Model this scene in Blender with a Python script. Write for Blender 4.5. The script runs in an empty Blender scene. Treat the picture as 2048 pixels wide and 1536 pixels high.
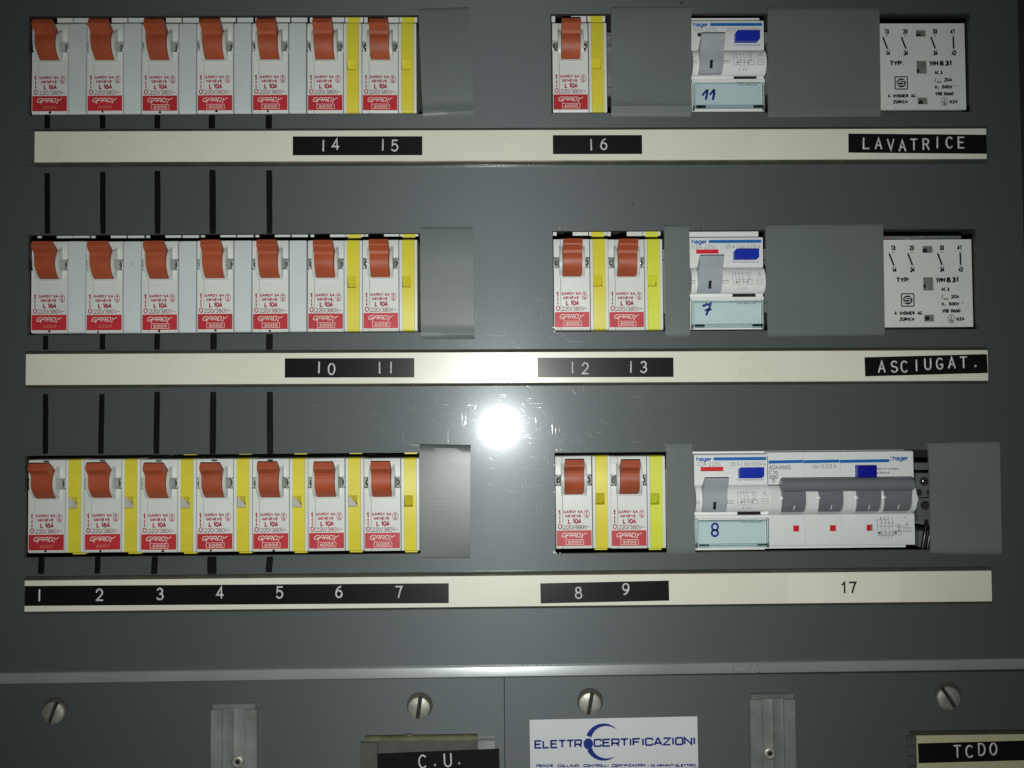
import bpy, bmesh, math, random
from mathutils import Vector, Matrix

random.seed(7)
C = bpy.context.scene.collection
SC = bpy.context.scene

# ------------------------------------------------------------------ camera, world, flash, exposure
# units: the scene is built in millimetres (panel front = plane y 0, x right, z up) and scaled to metres
F_PX, W_PX, H_PX = 1597.0, 2048.0, 1536.0
DIST = 378.0                                   # camera to panel, mm
FOOT = (1005.0, 812.0)                         # where the camera's perpendicular meets the panel
ROLL = 0.008
MM = 0.001
fwd = Vector(((W_PX/2-FOOT[0])/F_PX, 1.0, (FOOT[1]-H_PX/2)/F_PX)).normalized()
right = fwd.cross(Vector((0, 0, 1))).normalized()
up = right.cross(fwd).normalized()
r2 = right*math.cos(ROLL) - up*math.sin(ROLL)
u2 = up*math.cos(ROLL) + right*math.sin(ROLL)
CAM = Vector((0, -DIST, 0))
cd = bpy.data.cameras.new('camera')
cam = bpy.data.objects.new('camera', cd)
C.objects.link(cam)
cam.matrix_world = Matrix(((r2.x, u2.x, -fwd.x, CAM.x*MM), (r2.y, u2.y, -fwd.y, CAM.y*MM),
                           (r2.z, u2.z, -fwd.z, CAM.z*MM), (0, 0, 0, 1)))
cd.sensor_width = 36.0
cd.lens = 36.0*F_PX/W_PX
cd.clip_start = 0.01
cd.clip_end = 20
SC.camera = cam

w = bpy.data.worlds.new('World')
SC.world = w
w.use_nodes = True
w.node_tree.nodes['Background'].inputs[0].default_value = (0.85, 0.95, 1.0, 1)
w.node_tree.nodes['Background'].inputs[1].default_value = 0.012

fl = bpy.data.lights.new('phone_flash', 'SPOT')
fl.spot_size = math.radians(124)
fl.spot_blend = 1.0
fl.energy = 4.9
fl.color = (0.97, 1.0, 0.965)
fl.shadow_soft_size = 0.0028
flo = bpy.data.objects.new('phone_flash', fl)
C.objects.link(flo)
flo.location = (-2.4*MM, -DIST*MM, -20.0*MM)
flo.rotation_euler = (math.radians(92), 0, 0)

SC.view_settings.view_transform = 'Standard'
SC.view_settings.look = 'None'
SC.view_settings.exposure = 0.0
SC.view_settings.gamma = 1.0
SC.view_settings.use_curve_mapping = False


def P(px, py, y=0.0):
    """photo pixel -> (x, z) in mm on the plane y (mm, + is into the cabinet)"""
    d = fwd + r2*((px-W_PX/2)/F_PX) - u2*((py-H_PX/2)/F_PX)
    t = (y-CAM.y)/d.y
    q = CAM + d*t
    return q.x, q.z


# ------------------------------------------------------------------ materials
MATS = {}


def mat(name, col, rough=0.5, metal=0.0, spec=0.5, noise=(300, 0.06), bump=None, coat=0.0, coat_rough=0.1,
        aniso=0.0, aniso_rot=0.0, rand=0.0, rough_noise=0.0, dirt=None, speck=0.0):
    m = bpy.data.materials.new(name)
    m.use_nodes = True
    nt = m.node_tree
    N, L = nt.nodes, nt.links
    b = N['Principled BSDF']
    b.inputs['Roughness'].default_value = rough
    b.inputs['Metallic'].default_value = metal
    b.inputs['Specular IOR Level'].default_value = spec
    b.inputs['Coat Weight'].default_value = coat
    b.inputs['Coat Roughness'].default_value = coat_rough
    tc = N.new('ShaderNodeTexCoord')
    oi = N.new('ShaderNodeObjectInfo')
    va = N.new('ShaderNodeVectorMath')
    va.operation = 'ADD'
    L.new(tc.outputs['Object'], va.inputs[0])
    L.new(oi.outputs['Random'], va.inputs[1])
    co = va.outputs[0]
    n1 = N.new('ShaderNodeTexNoise')
    n1.inputs['Scale'].default_value = noise[0]
    n1.inputs['Detail'].default_value = 5
    L.new(co, n1.inputs['Vector'])
    mr = N.new('ShaderNodeMapRange')
    mr.inputs['From Min'].default_value = 0.3
    mr.inputs['From Max'].default_value = 0.7
    mr.inputs['To Min'].default_value = 1-noise[1]
    mr.inputs['To Max'].default_value = 1+noise[1]
    L.new(n1.outputs['Fac'], mr.inputs['Value'])
    val = mr.outputs[0]
    if rand:
        r = N.new('ShaderNodeMapRange')
        r.inputs['To Min'].default_value = 1-rand
        r.inputs['To Max'].default_value = 1+rand
        L.new(oi.outputs['Random'], r.inputs['Value'])
        mu = N.new('ShaderNodeMath')
        mu.operation = 'MULTIPLY'
        L.new(val, mu.inputs[0])
        L.new(r.outputs[0], mu.inputs[1])
        val = mu.outputs[0]
    vm = N.new('ShaderNodeVectorMath')
    vm.operation = 'SCALE'
    vm.inputs[0].default_value = col
    L.new(val, vm.inputs['Scale'])
    colo = vm.outputs[0]
    if dirt:                                        # sparse grime blotches: (scale, threshold, colour, amount)
        nd = N.new('ShaderNodeTexNoise')
        nd.inputs['Scale'].default_value = dirt[0]
        nd.inputs['Detail'].default_value = 8
        nd.inputs['Roughness'].default_value = 0.7
        L.new(co, nd.inputs['Vector'])
        dr = N.new('ShaderNodeMapRange')
        dr.inputs['From Min'].default_value = dirt[1]
        dr.inputs['From Max'].default_value = dirt[1]+0.12
        dr.inputs['To Max'].default_value = dirt[3]
        L.new(nd.outputs['Fac'], dr.inputs['Value'])
        mx = N.new('ShaderNodeMix')
        mx.data_type = 'RGBA'
        L.new(dr.outputs[0], mx.inputs[0])
        L.new(colo, mx.inputs[6])
        mx.inputs[7].default_value = (*dirt[2], 1)
        colo = mx.outputs[2]
    if speck:                                       # tiny dark flecks of dust
        ns = N.new('ShaderNodeTexNoise')
        ns.inputs['Scale'].default_value = 420
        ns.inputs['Detail'].default_value = 1
        L.new(co, ns.inputs['Vector'])
        sr = N.new('ShaderNodeMapRange')
        sr.inputs['From Min'].default_value = 0.785
        sr.inputs['From Max'].default_value = 0.81
        sr.inputs['To Max'].default_value = speck
        L.new(ns.outputs['Fac'], sr.inputs['Value'])
        mx = N.new('ShaderNodeMix')
        mx.data_type = 'RGBA'
        L.new(sr.outputs[0], mx.inputs[0])
        L.new(colo, mx.inputs[6])
        mx.inputs[7].default_value = (0.05, 0.045, 0.04, 1)
        colo = mx.outputs[2]
    L.new(colo, b.inputs['Base Color'])
    if rough_noise:
        n2 = N.new('ShaderNodeTexNoise')
        n2.inputs['Scale'].default_value = noise[0]*0.35
        n2.inputs['Detail'].default_value = 6
        L.new(co, n2.inputs['Vector'])
        rr = N.new('ShaderNodeMapRange')
        rr.inputs['From Min'].default_value = 0.3
        rr.inputs['From Max'].default_value = 0.7
        rr.inputs['To Min'].default_value = max(0.02, rough-rough_noise)
        rr.inputs['To Max'].default_value = rough+rough_noise
        L.new(n2.outputs['Fac'], rr.inputs['Value'])
        L.new(rr.outputs[0], b.inputs['Roughness'])
    if bump:                                        # (scale vector or scalar, strength, distance m)
        n3 = N.new('ShaderNodeTexNoise')
        n3.inputs['Detail'].default_value = 3
        s = bump[0]
        if isinstance(s, tuple):
            mp = N.new('ShaderNodeMapping')
            mp.inputs['Scale'].default_value = s
            L.new(co, mp.inputs['Vector'])
            L.new(mp.outputs[0], n3.inputs['Vector'])
            n3.inputs['Scale'].default_value = 1.0
        else:
            n3.inputs['Scale'].default_value = s
            L.new(co, n3.inputs['Vector'])
        bp = N.new('ShaderNodeBump')
        bp.inputs['Strength'].default_value = bump[1]
        bp.inputs['Distance'].default_value = bump[2]
        L.new(n3.outputs['Fac'], bp.inputs['Height'])
        L.new(bp.outputs[0], b.inputs['Normal'])
    if aniso:
        b.inputs['Anisotropic'].default_value = aniso
        b.inputs['Anisotropic Rotation'].default_value = aniso_rot
        cx = N.new('ShaderNodeCombineXYZ')
        cx.inputs[2].default_value = 1.0
        L.new(cx.outputs[0], b.inputs['Tangent'])
    MATS[name] = m
    return m


def scratched_paint(name, col):
    """grey sheet-metal enamel: dull diffuse, broad vertical sheen, a tight gloss, hairline scratches and nicks"""
    m = mat(name, col, rough=0.40, metal=0.0, spec=0.5, noise=(9, 0.05), rough_noise=0.0,
            dirt=(22, 0.66, (0.035, 0.03, 0.026), 0.35))
    nt = m.node_tree
    N, L = nt.nodes, nt.links
    b = N['Principled BSDF']
    out = [n for n in N if n.type == 'OUTPUT_MATERIAL'][0]
    tc = [n for n in N if n.type == 'TEX_COORD'][0]

    def scratch(rot, sx, sz, lo, hi, msk_scale, msk_lo, seed):
        mp = N.new('ShaderNodeMapping')
        mp.inputs['Rotation'].default_value = (0, rot, 0)
        mp.inputs['Location'].default_value = (seed, 0, seed*1.7)
        L.new(tc.outputs['Object'], mp.inputs['Vector'])
        mp2 = N.new('ShaderNodeMapping')
        mp2.inputs['Scale'].default_value = (sx, 1, sz)
        L.new(mp.outputs[0], mp2.inputs['Vector'])
        nz = N.new('ShaderNodeTexNoise')
        nz.inputs['Scale'].default_value = 1
        nz.inputs['Detail'].default_value = 2
        nz.inputs['Distortion'].default_value = 0.25
        L.new(mp2.outputs[0], nz.inputs['Vector'])
        r = N.new('ShaderNodeMapRange')
        r.inputs['From Min'].default_value = lo
        r.inputs['From Max'].default_value = hi
        L.new(nz.outputs['Fac'], r.inputs['Value'])
        nm = N.new('ShaderNodeTexNoise')
        nm.inputs['Scale'].default_value = msk_scale
        nm.inputs['Detail'].default_value = 3
        L.new(mp.outputs[0], nm.inputs['Vector'])
        rm = N.new('ShaderNodeMapRange')
        rm.inputs['From Min'].default_value = msk_lo
        rm.inputs['From Max'].default_value = msk_lo+0.08
        L.new(nm.outputs['Fac'], rm.inputs['Value'])
        mu = N.new('ShaderNodeMath')
        mu.operation = 'MULTIPLY'
        L.new(r.outputs[0], mu.inputs[0])
        L.new(rm.outputs[0], mu.inputs[1])
        return mu.outputs[0]

    def add(a, c):
        mu = N.new('ShaderNodeMath')
        mu.operation = 'ADD'
        mu.use_clamp = True
        L.new(a, mu.inputs[0])
        L.new(c, mu.inputs[1])
        return mu.outputs[0]
    s = scratch(0.05, 2400, 75, 0.64, 0.73, 70, 0.52, 0.3)
    s = add(s, scratch(1.50, 2400, 60, 0.64, 0.73, 80, 0.52, 1.1))
    s = add(s, scratch(0.55, 2600, 110, 0.66, 0.75, 110, 0.53, 2.3))
    s = add(s, scratch(-0.4, 2600, 130, 0.66, 0.75, 100, 0.54, 3.9))
    s = add(s, scratch(1.2, 2300, 90, 0.66, 0.75, 95, 0.54, 7.7))
    s = add(s, scratch(0.9, 1300, 900, 0.72, 0.78, 55, 0.49, 5.2))
    # second, tight glossy lobe and the broad anisotropic one
    fr = N.new('ShaderNodeFresnel')
    fr.inputs['IOR'].default_value = 1.5

    def glossy(rough, aniso, color):
        g = N.new('ShaderNodeBsdfAnisotropic')
        g.distribution = 'GGX'
        g.inputs['Color'].default_value = (*color, 1)
        g.inputs['Roughness'].default_value = rough
        g.inputs['Anisotropy'].default_value = aniso
        cx = N.new('ShaderNodeCombineXYZ')
        cx.inputs[0].default_value = 1.0
        L.new(cx.outputs[0], g.inputs['Tangent'])
        return g
    # fine orange peel
    no = N.new('ShaderNodeTexNoise')
    no.inputs['Scale'].default_value = 2600
    no.inputs['Detail'].default_value = 2
    L.new(tc.outputs['Object'], no.inputs['Vector'])
    ht = N.new('ShaderNodeMath')
    ht.operation = 'MULTIPLY_ADD'
    ht.inputs[1].default_value = -0.7
    L.new(s, ht.inputs[0])
    L.new(no.outputs['Fac'], ht.inputs[2])
    bp = N.new('ShaderNodeBump')
    bp.inputs['Strength'].default_value = 0.34
    bp.inputs['Distance'].default_value = 0.00002
    L.new(ht.outputs[0], bp.inputs['Height'])
    L.new(bp.outputs[0], b.inputs['Normal'])
    b.inputs['Specular IOR Level'].default_value = 0.0
    broad = glossy(0.70, PANEL_ANISO, (0.90, 1.0, 1.06))
    mid = glossy(0.34, PANEL_ANISO*0.8, (0.92, 1.0, 1.06))
    halo = glossy(0.20, 0.0, (0.95, 1, 1.04))
    tight = glossy(0.08, 0.0, (1, 1, 1))
    sc = glossy(0.34, 0.0, (1, 1, 1))
    for g in (mid, tight, broad, halo):
        L.new(bp.outputs[0], g.inputs['Normal'])

    def mix(fac, a, c):
        mx = N.new('ShaderNodeMixShader')
        if isinstance(fac, float):
            mx.inputs[0].default_value = fac
        else:
            L.new(fac, mx.inputs[0])
        L.new(a, mx.inputs[1])
        L.new(c, mx.inputs[2])
        return mx.outputs[0]
    x = mix(PANEL_BROAD, b.outputs[0], broad.outputs[0])
    x = mix(PANEL_MID, x, mid.outputs[0])
    x = mix(PANEL_HALO, x, halo.outputs[0])
    x = mix(PANEL_TIGHT, x, tight.outputs[0])
    sf = N.new('ShaderNodeMath')
    sf.operation = 'MULTIPLY'
    sf.inputs[1].default_value = 0.06
    L.new(s, sf.inputs[0])
    x = mix(sf.outputs[0], x, sc.outputs[0])
    L.new(x, out.inputs['Surface'])
    return m


PANEL_ANISO, PANEL_BROAD, PANEL_MID, PANEL_HALO, PANEL_TIGHT = 0.40, 0.10, 0.016, 0.007, 0.013
scratched_paint('panel_paint', (0.066, 0.0745, 0.075))
mat('white_plastic', (0.695, 0.715, 0.68), 0.38, noise=(60, 0.035), bump=(2600, 0.10, 0.00004), rand=0.03,
    dirt=(70, 0.66, (0.42, 0.39, 0.31), 0.35), speck=0.5)
mat('filler_plastic', (0.615, 0.675, 0.68), 0.42, noise=(50, 0.03), bump=(2600, 0.12, 0.00004), rand=0.03,
    dirt=(60, 0.68, (0.40, 0.40, 0.36), 0.3), speck=0.4)
mat('collar_plastic', (0.57, 0.595, 0.565), 0.35, noise=(90, 0.03), rand=0.02)
mat('latch_grey', (0.44, 0.42, 0.38), 0.5, noise=(200, 0.1))
mat('waist_shade_grey', (0.36, 0.37, 0.35), 0.5, noise=(120, 0.1))  # grey plastic, darkened to carry the shade of the side notches
mat('brown_plastic', (0.385, 0.078, 0.030), 0.50, noise=(140, 0.10), bump=(1700, 0.25, 0.00006), rand=0.07,
    rough_noise=0.08, dirt=(160, 0.66, (0.30, 0.13, 0.08), 0.4))
mat('yellow_plastic', (0.715, 0.63, 0.05), 0.36, noise=(80, 0.05), bump=(1800, 0.12, 0.00005), rand=0.03,
    dirt=(110, 0.67, (0.45, 0.36, 0.03), 0.4))
mat('lime_plastic', (0.69, 0.735, 0.065), 0.36, noise=(80, 0.04), bump=(1800, 0.12, 0.00005))
mat('red_print', (0.52, 0.030, 0.042), 0.42, rand=0.10, noise=(900, 0.10), dirt=(500, 0.70, (0.6, 0.4, 0.36), 0.4))
mat('red_ink', (0.40, 0.013, 0.045), 0.6, noise=(1500, 0.2), rand=0.18)
mat('grey_red_ink', (0.25, 0.075, 0.09), 0.6, noise=(1500, 0.25), rand=0.2)
mat('white_ink', (0.82, 0.74, 0.66), 0.5, noise=(900, 0.05))
mat('worn_ink', (0.62, 0.20, 0.15), 0.5, noise=(1200, 0.25))
mat('black_ink', (0.010, 0.012, 0.012), 0.5, noise=(900, 0.2))
mat('grey_ink', (0.20, 0.205, 0.20), 0.6, noise=(900, 0.1))
mat('dark_grey_ink', (0.07, 0.07, 0.07), 0.6, noise=(900, 0.1))
mat('blue_print', (0.010, 0.135, 0.46), 0.4, noise=(500, 0.05))
mat('navy_print', (0.006, 0.022, 0.20), 0.5, noise=(500, 0.06))
mat('pen_ink', (0.008, 0.012, 0.24), 0.5, noise=(900, 0.25))
mat('marker_ink', (0.0032, 0.0035, 0.0035), 0.55, noise=(700, 0.3), bump=((300, 300, 3000), 0.2, 0.00003), spec=0.12)
mat('metal_screw', (0.62, 0.62, 0.60), 0.22, metal=1.0, noise=(700, 0.15))
mat('nickel_screw', (0.46, 0.455, 0.39), 0.50, metal=0.7, noise=(500, 0.2), bump=(1600, 0.4, 0.0001), rough_noise=0.1,
    dirt=(260, 0.60, (0.10, 0.09, 0.05), 0.6))
mat('dark_interior', (0.012, 0.012, 0.012), 0.8, noise=(100, 0.2))
mat('black_gap', (0.006, 0.006, 0.006), 0.9)
mat('cut_edge', (0.055, 0.050, 0.043), 0.55, noise=(200, 0.25), spec=0.3)
mat('cover_shiny', (0.135, 0.152, 0.147), 0.38, noise=(30, 0.05), spec=0.65, bump=((30, 30, 1500), 0.45, 0.00006),
    aniso=0.5, aniso_rot=0.0, rough_noise=0.08)
mat('cover_pvc', (0.142, 0.166, 0.155), 0.46, noise=(30, 0.05), spec=0.5, bump=((45, 45, 2600), 0.22, 0.00006),
    aniso=0.4, aniso_rot=0.0, rand=0.05, rough_noise=0.05, dirt=(40, 0.66, (0.13, 0.14, 0.135), 0.4))
mat('cream_insert', (0.74, 0.725, 0.615), 0.30, noise=(45, 0.03), bump=((25, 25, 3000), 0.30, 0.00004), spec=0.5,
    aniso=0.45, aniso_rot=0.0, dirt=(60, 0.64, (0.62, 0.57, 0.36), 0.45), speck=0.35, coat=1.0, coat_rough=0.29)
mat('cream_old', (0.50, 0.485, 0.31), 0.35, noise=(60, 0.06), spec=0.5, dirt=(60, 0.6, (0.5, 0.45, 0.22), 0.5))
mat('aged_lip', (0.10, 0.097, 0.055), 0.6, spec=0.3, noise=(200, 0.25))
mat('paper_label', (0.755, 0.74, 0.63), 0.55, noise=(60, 0.02))
mat('holder_metal', (0.19, 0.185, 0.15), 0.38, metal=0.75, noise=(120, 0.2), rough_noise=0.1,
    bump=((40, 40, 2500), 0.3, 0.00005))
mat('dark_holder', (0.085, 0.087, 0.075), 0.45, noise=(150, 0.15))
mat('smoky_plastic', (0.075, 0.08, 0.078), 0.25, noise=(90, 0.1), coat=0.2)
mat('tape_black', (0.006, 0.0065, 0.006), 0.30, noise=(60, 0.15), spec=0.45, bump=((160, 160, 2600), 0.15, 0.00005),
    aniso=0.4, aniso_rot=0.0, speck=0.0, coat=0.2, coat_rough=0.15)
mat('emboss_white', (0.55, 0.56, 0.55), 0.45, noise=(1500, 0.35), bump=(2500, 0.3, 0.0001))
mat('trim_aluminium', (0.50, 0.535, 0.54), 0.40, metal=0.58, noise=(40, 0.10), bump=((18, 18, 1800), 0.35, 0.00006),
    aniso=0.85, aniso_rot=0.0, rough_noise=0.05, dirt=(60, 0.66, (0.25, 0.2, 0.13), 0.5))
mat('clip_zinc', (0.30, 0.32, 0.305), 0.48, metal=0.55, noise=(70, 0.22), bump=((900, 900, 25), 0.35, 0.00006),
    rough_noise=0.12, dirt=(50, 0.60, (0.15, 0.11, 0.08), 0.5))
mat('chip', (0.42, 0.43, 0.42), 0.45, metal=0.4, noise=(900, 0.3))
mat('grime', (0.041, 0.045, 0.044), 0.45, noise=(300, 0.15))
mat('slot_dark', (0.018, 0.015, 0.011), 0.7)
mat('rust', (0.16, 0.075, 0.025), 0.8, noise=(800, 0.4))
mat('device_white', (0.76, 0.775, 0.765), 0.36, noise=(60, 0.02), bump=(3500, 0.15, 0.00004), rand=0.01)
mat('lever_grey', (0.355, 0.395, 0.425), 0.34, noise=(200, 0.05), bump=(2500, 0.12, 0.00004))
mat('dark_lever', (0.155, 0.172, 0.19), 0.30, noise=(200, 0.06), bump=(2500, 0.12, 0.00004), coat=0.2)
mat('translucent_white', (0.70, 0.72, 0.71), 0.22, noise=(90, 0.03), coat=0.3)
mat('navy_button', (0.008, 0.009, 0.27), 0.30, noise=(200, 0.05))
mat('blue_button', (0.010, 0.030, 0.40), 0.30, noise=(200, 0.05))
mat('red_flag', (0.62, 0.012, 0.022), 0.4, noise=(300, 0.06))
mat('label_cyan', (0.58, 0.665, 0.675), 0.5, noise=(60, 0.02))
mat('relay_plate', (0.66, 0.685, 0.665), 0.45, noise=(60, 0.03), bump=(2600, 0.1, 0.00004), speck=0.4)
mat('relay_grey', (0.17, 0.19, 0.17), 0.5, noise=(500, 0.25))
mat('sticker_white', (0.64, 0.665, 0.68), 0.42, noise=(40, 0.015), bump=(900, 0.05, 0.00004))
mat('terminal_grey', (0.105, 0.115, 0.115), 0.38, noise=(150, 0.1))
mat('cable_black', (0.010, 0.010, 0.010), 0.3)


def clear_plastic(name, tint, gloss):
    m = bpy.data.materials.new(name)
    m.use_nodes = True
    N, L = m.node_tree.nodes, m.node_tree.links
    out = [n for n in N if n.type == 'OUTPUT_MATERIAL'][0]
    N.remove(N['Principled BSDF'])
    t = N.new('ShaderNodeBsdfTransparent')
    t.inputs[0].default_value = (*tint, 1)
    g = N.new('ShaderNodeBsdfAnisotropic')
    g.inputs['Roughness'].default_value = gloss
    f = N.new('ShaderNodeFresnel')
    f.inputs[0].default_value = 1.49
    mx = N.new('ShaderNodeMixShader')
    L.new(f.outputs[0], mx.inputs[0])
    L.new(t.outputs[0], mx.inputs[1])
    L.new(g.outputs[0], mx.inputs[2])
    L.new(mx.outputs[0], out.inputs[0])
    MATS[name] = m
    return m


clear_plastic('clear_cyan', (0.965, 0.99, 0.99), 0.12)
clear_plastic('clear_edge', (0.90, 0.965, 0.965), 0.10)


# ------------------------------------------------------------------ mesh helpers (all in mm)
def box(bm, x0, x1, y0, y1, z0, z1, bev=0.0, seg=2):
    r = bmesh.ops.create_cube(bm, size=1.0)
    vs = r['verts']
    for v in vs:
        v.co = Vector((x0+(v.co.x+.5)*(x1-x0), y0+(v.co.y+.5)*(y1-y0), z0+(v.co.z+.5)*(z1-z0)))
    if bev:
        es = list({e for v in vs for e in v.link_edges})
        bmesh.ops.bevel(bm, geom=es, offset=bev, segments=seg, affect='EDGES', profile=0.6)


def prism(bm, prof, x0, x1):
    """closed (y, z) profile swept along x"""
    a = [bm.verts.new((x0, y, z)) for y, z in prof]
    b = [bm.verts.new((x1, y, z)) for y, z in prof]
    n = len(prof)
    fs = []
    for i in range(n):
        fs.append(bm.faces.new((a[i], a[(i+1) % n], b[(i+1) % n], b[i])))
    fs.append(bm.faces.new(a))
    fs.append(bm.faces.new(b[::-1]))
    return fs


def poly(bm, pts, y0, y1=None):
    """(x, z) outline as a flat face at y0 or a slab y0..y1"""
    a = [bm.verts.new((x, y0, z)) for x, z in pts]
    if y1 is None:
        bm.faces.new(a)
        return
    b = [bm.verts.new((x, y1, z)) for x, z in pts]
    n = len(pts)
    bm.faces.new(a)
    bm.faces.new(b[::-1])
    for i in range(n):
        bm.faces.new((a[i], a[(i+1) % n], b[(i+1) % n], b[i]))


def cyl(bm, c, r, h, axis='y', seg=20, r2=None):
    r2 = r if r2 is None else r2
    mtx = {'y': Matrix.Rotation(math.pi/2, 4, 'X'), 'x': Matrix.Rotation(math.pi/2, 4, 'Y'), 'z': Matrix()}[axis]
    bmesh.ops.create_cone(bm, cap_ends=True, segments=seg, radius1=r, radius2=r2, depth=h,
                          matrix=Matrix.Translation(c) @ mtx)


def ball(bm, c, r, sx=1, sy=1, sz=1):
    bmesh.ops.create_uvsphere(bm, u_segments=14, v_segments=9, radius=r,
                              matrix=Matrix.Translation(c) @ Matrix.Diagonal((sx, sy, sz, 1)))


def arc(cx, cz, rx, rz, a0, a1, n=12):
    return [(cx+rx*math.cos(math.radians(a0+(a1-a0)*i/n)), cz+rz*math.sin(math.radians(a0+(a1-a0)*i/n)))
            for i in range(n+1)]


def offsets(pts, closed=False):
    n = len(pts)
    out = []
    for i in range(n):
        if closed:
            p, q = pts[i-1], pts[(i+1) % n]
            pc = pts[i]
        else:
            p, pc, q = pts[max(0, i-1)], pts[i], pts[min(n-1, i+1)]
        d1 = Vector((pc[0]-p[0], pc[1]-p[1]))
        d2 = Vector((q[0]-pc[0], q[1]-pc[1]))
        if d1.length < 1e-9:
            d1 = d2
        if d2.length < 1e-9:
            d2 = d1
        d1.normalize()
        d2.normalize()
        t = d1+d2
        if t.length < 1e-6:
            t = d1
        t.normalize()
        nn = Vector((-t.y, t.x))
        k = nn.dot(Vector((-d1.y, d1.x)))
        out.append(nn/max(k, 0.45))
    return out


def ribbon(bm, pts, wd, y, taper=False):
    """flat painted stroke along (x, z) points"""
    of = offsets(pts)
    n = len(pts)
    L_, R_ = [], []
    for i, ((x, z), o) in enumerate(zip(pts, of)):
        h = wd/2
        if taper:
            h *= 0.25+0.75*math.sin(math.pi*(0.12+0.76*i/(n-1)))
        L_.append(bm.verts.new((x+o.x*h, y, z+o.y*h)))
        R_.append(bm.verts.new((x-o.x*h, y, z-o.y*h)))
    for i in range(n-1):
        bm.faces.new((L_[i], L_[i+1], R_[i+1], R_[i]))


def ridge(bm, pts, wd, y, h):
    """raised half-round stroke (embossed letter)"""
    d0 = Vector(pts[0])-Vector(pts[1])
    d1 = Vector(pts[-1])-Vector(pts[-2])
    if d0.length > 0 and (Vector(pts[0])-Vector(pts[-1])).length > 1e-3:
        p0 = Vector(pts[0])+d0.normalized()*wd*0.35
        p1 = Vector(pts[-1])+d1.normalized()*wd*0.35
        pts = [tuple(p0)]+list(pts)+[tuple(p1)]
    of = offsets(pts)
    sec = [(-0.5, 0), (-0.38, 0.7), (0, 1), (0.38, 0.7), (0.5, 0)]
    rows = []
    n = len(pts)
    for i, ((x, z), o) in enumerate(zip(pts, of)):
        k = 0.55 if i in (0, n-1) else 1.0
        rows.append([bm.verts.new((x+o.x*s*wd*k, y-t*h*k, z+o.y*s*wd*k)) for s, t in sec])
    for i in range(n-1):
        for j in range(4):
            bm.faces.new((rows[i][j], rows[i+1][j], rows[i+1][j+1], rows[i][j+1]))
    bm.faces.new(rows[0])
    bm.faces.new(rows[-1][::-1])


def tube(bm, pts, r, seg=8):
    """round cable along 3D points"""
    rings = []
    n = len(pts)
    for i in range(n):
        t = (Vector(pts[min(n-1, i+1)])-Vector(pts[max(0, i-1)])).normalized()
        a = t.cross(Vector((0.3, 1, 0.2))).normalized()
        b = t.cross(a)
        rings.append([bm.verts.new(Vector(pts[i])+a*r*math.cos(2*math.pi*k/seg)+b*r*math.sin(2*math.pi*k/seg))
                      for k in range(seg)])
    for i in range(n-1):
        for k in range(seg):
            bm.faces.new((rings[i][k], rings[i][(k+1) % seg], rings[i+1][(k+1) % seg], rings[i+1][k]))
    bm.faces.new(rings[0])
    bm.faces.new(rings[-1][::-1])


def plate(bm, x0, x1, z0, z1, holes, y0, y1):
    """slab with rectangular through openings (x0, x1, z0, z1)"""
    xs = sorted({x0, x1, *[h[0] for h in holes], *[h[1] for h in holes]})
    zs = sorted({z0, z1, *[h[2] for h in holes], *[h[3] for h in holes]})

    def solid(i, j):
        if i < 0 or j < 0 or i >= len(xs)-1 or j >= len(zs)-1:
            return False
        cx, cz = (xs[i]+xs[i+1])/2, (zs[j]+zs[j+1])/2
        return not any(h[0] < cx < h[1] and h[2] < cz < h[3] for h in holes)
    V = {}

    def v(i, j, k):
        if (i, j, k) not in V:
            V[(i, j, k)] = bm.verts.new((xs[i], (y0, y1)[k], zs[j]))
        return V[(i, j, k)]
    for i in range(len(xs)-1):
        for j in range(len(zs)-1):
            if not solid(i, j):
                continue
            bm.faces.new((v(i, j, 0), v(i+1, j, 0), v(i+1, j+1, 0), v(i, j+1, 0)))
            bm.faces.new((v(i, j, 1), v(i, j+1, 1), v(i+1, j+1, 1), v(i+1, j, 1)))
            for di, dj, e in ((-1, 0, ((i, j), (i, j+1))), (1, 0, ((i+1, j+1), (i+1, j))),
                              (0, -1, ((i+1, j), (i, j))), (0, 1, ((i, j+1), (i+1, j+1)))):
                if not solid(i+di, j+dj):
                    a, b = e
                    bm.faces.new((v(*a, 0), v(*b, 0), v(*b, 1), v(*a, 1)))


def mesh(bm, m, smooth=None):
    bmesh.ops.recalc_face_normals(bm, faces=bm.faces[:])
    me = bpy.data.meshes.new('m')
    bm.to_mesh(me)
    bm.free()
    me.transform(Matrix.Scale(MM, 4))
    for mm_ in (m if isinstance(m, (list, tuple)) else [m]):
        me.materials.append(MATS[mm_])
    if smooth:
        me.polygons.foreach_set('use_smooth', [True]*len(me.polygons))
        me.set_sharp_from_angle(angle=math.radians(smooth))
    return me


def obj(name, me, parent=None, loc=(0, 0, 0)):
    o = bpy.data.objects.new(name, me)
    me.name = name
    C.objects.link(o)
    o.location = Vector(loc)*MM
    if parent:
        o.parent = parent
    return o


def tag(o, label, cat, group=None):
    o['label'] = label
    o['category'] = cat
    if group:
        o['group'] = group
    return o


def thing(name, label, cat, loc, group=None):
    o = bpy.data.objects.new(name, None)
    o.empty_display_size = 0.01
    C.objects.link(o)
    o.location = Vector(loc)*MM
    return tag(o, label, cat, group)


def structure(o):
    o['kind'] = 'structure'
    return o


def share(name, me, parent, loc=(0, 0, 0)):
    o = bpy.data.objects.new(name, me)
    C.objects.link(o)
    o.location = Vector(loc)*MM
    o.parent = parent
    return o


_txt = {}


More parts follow.
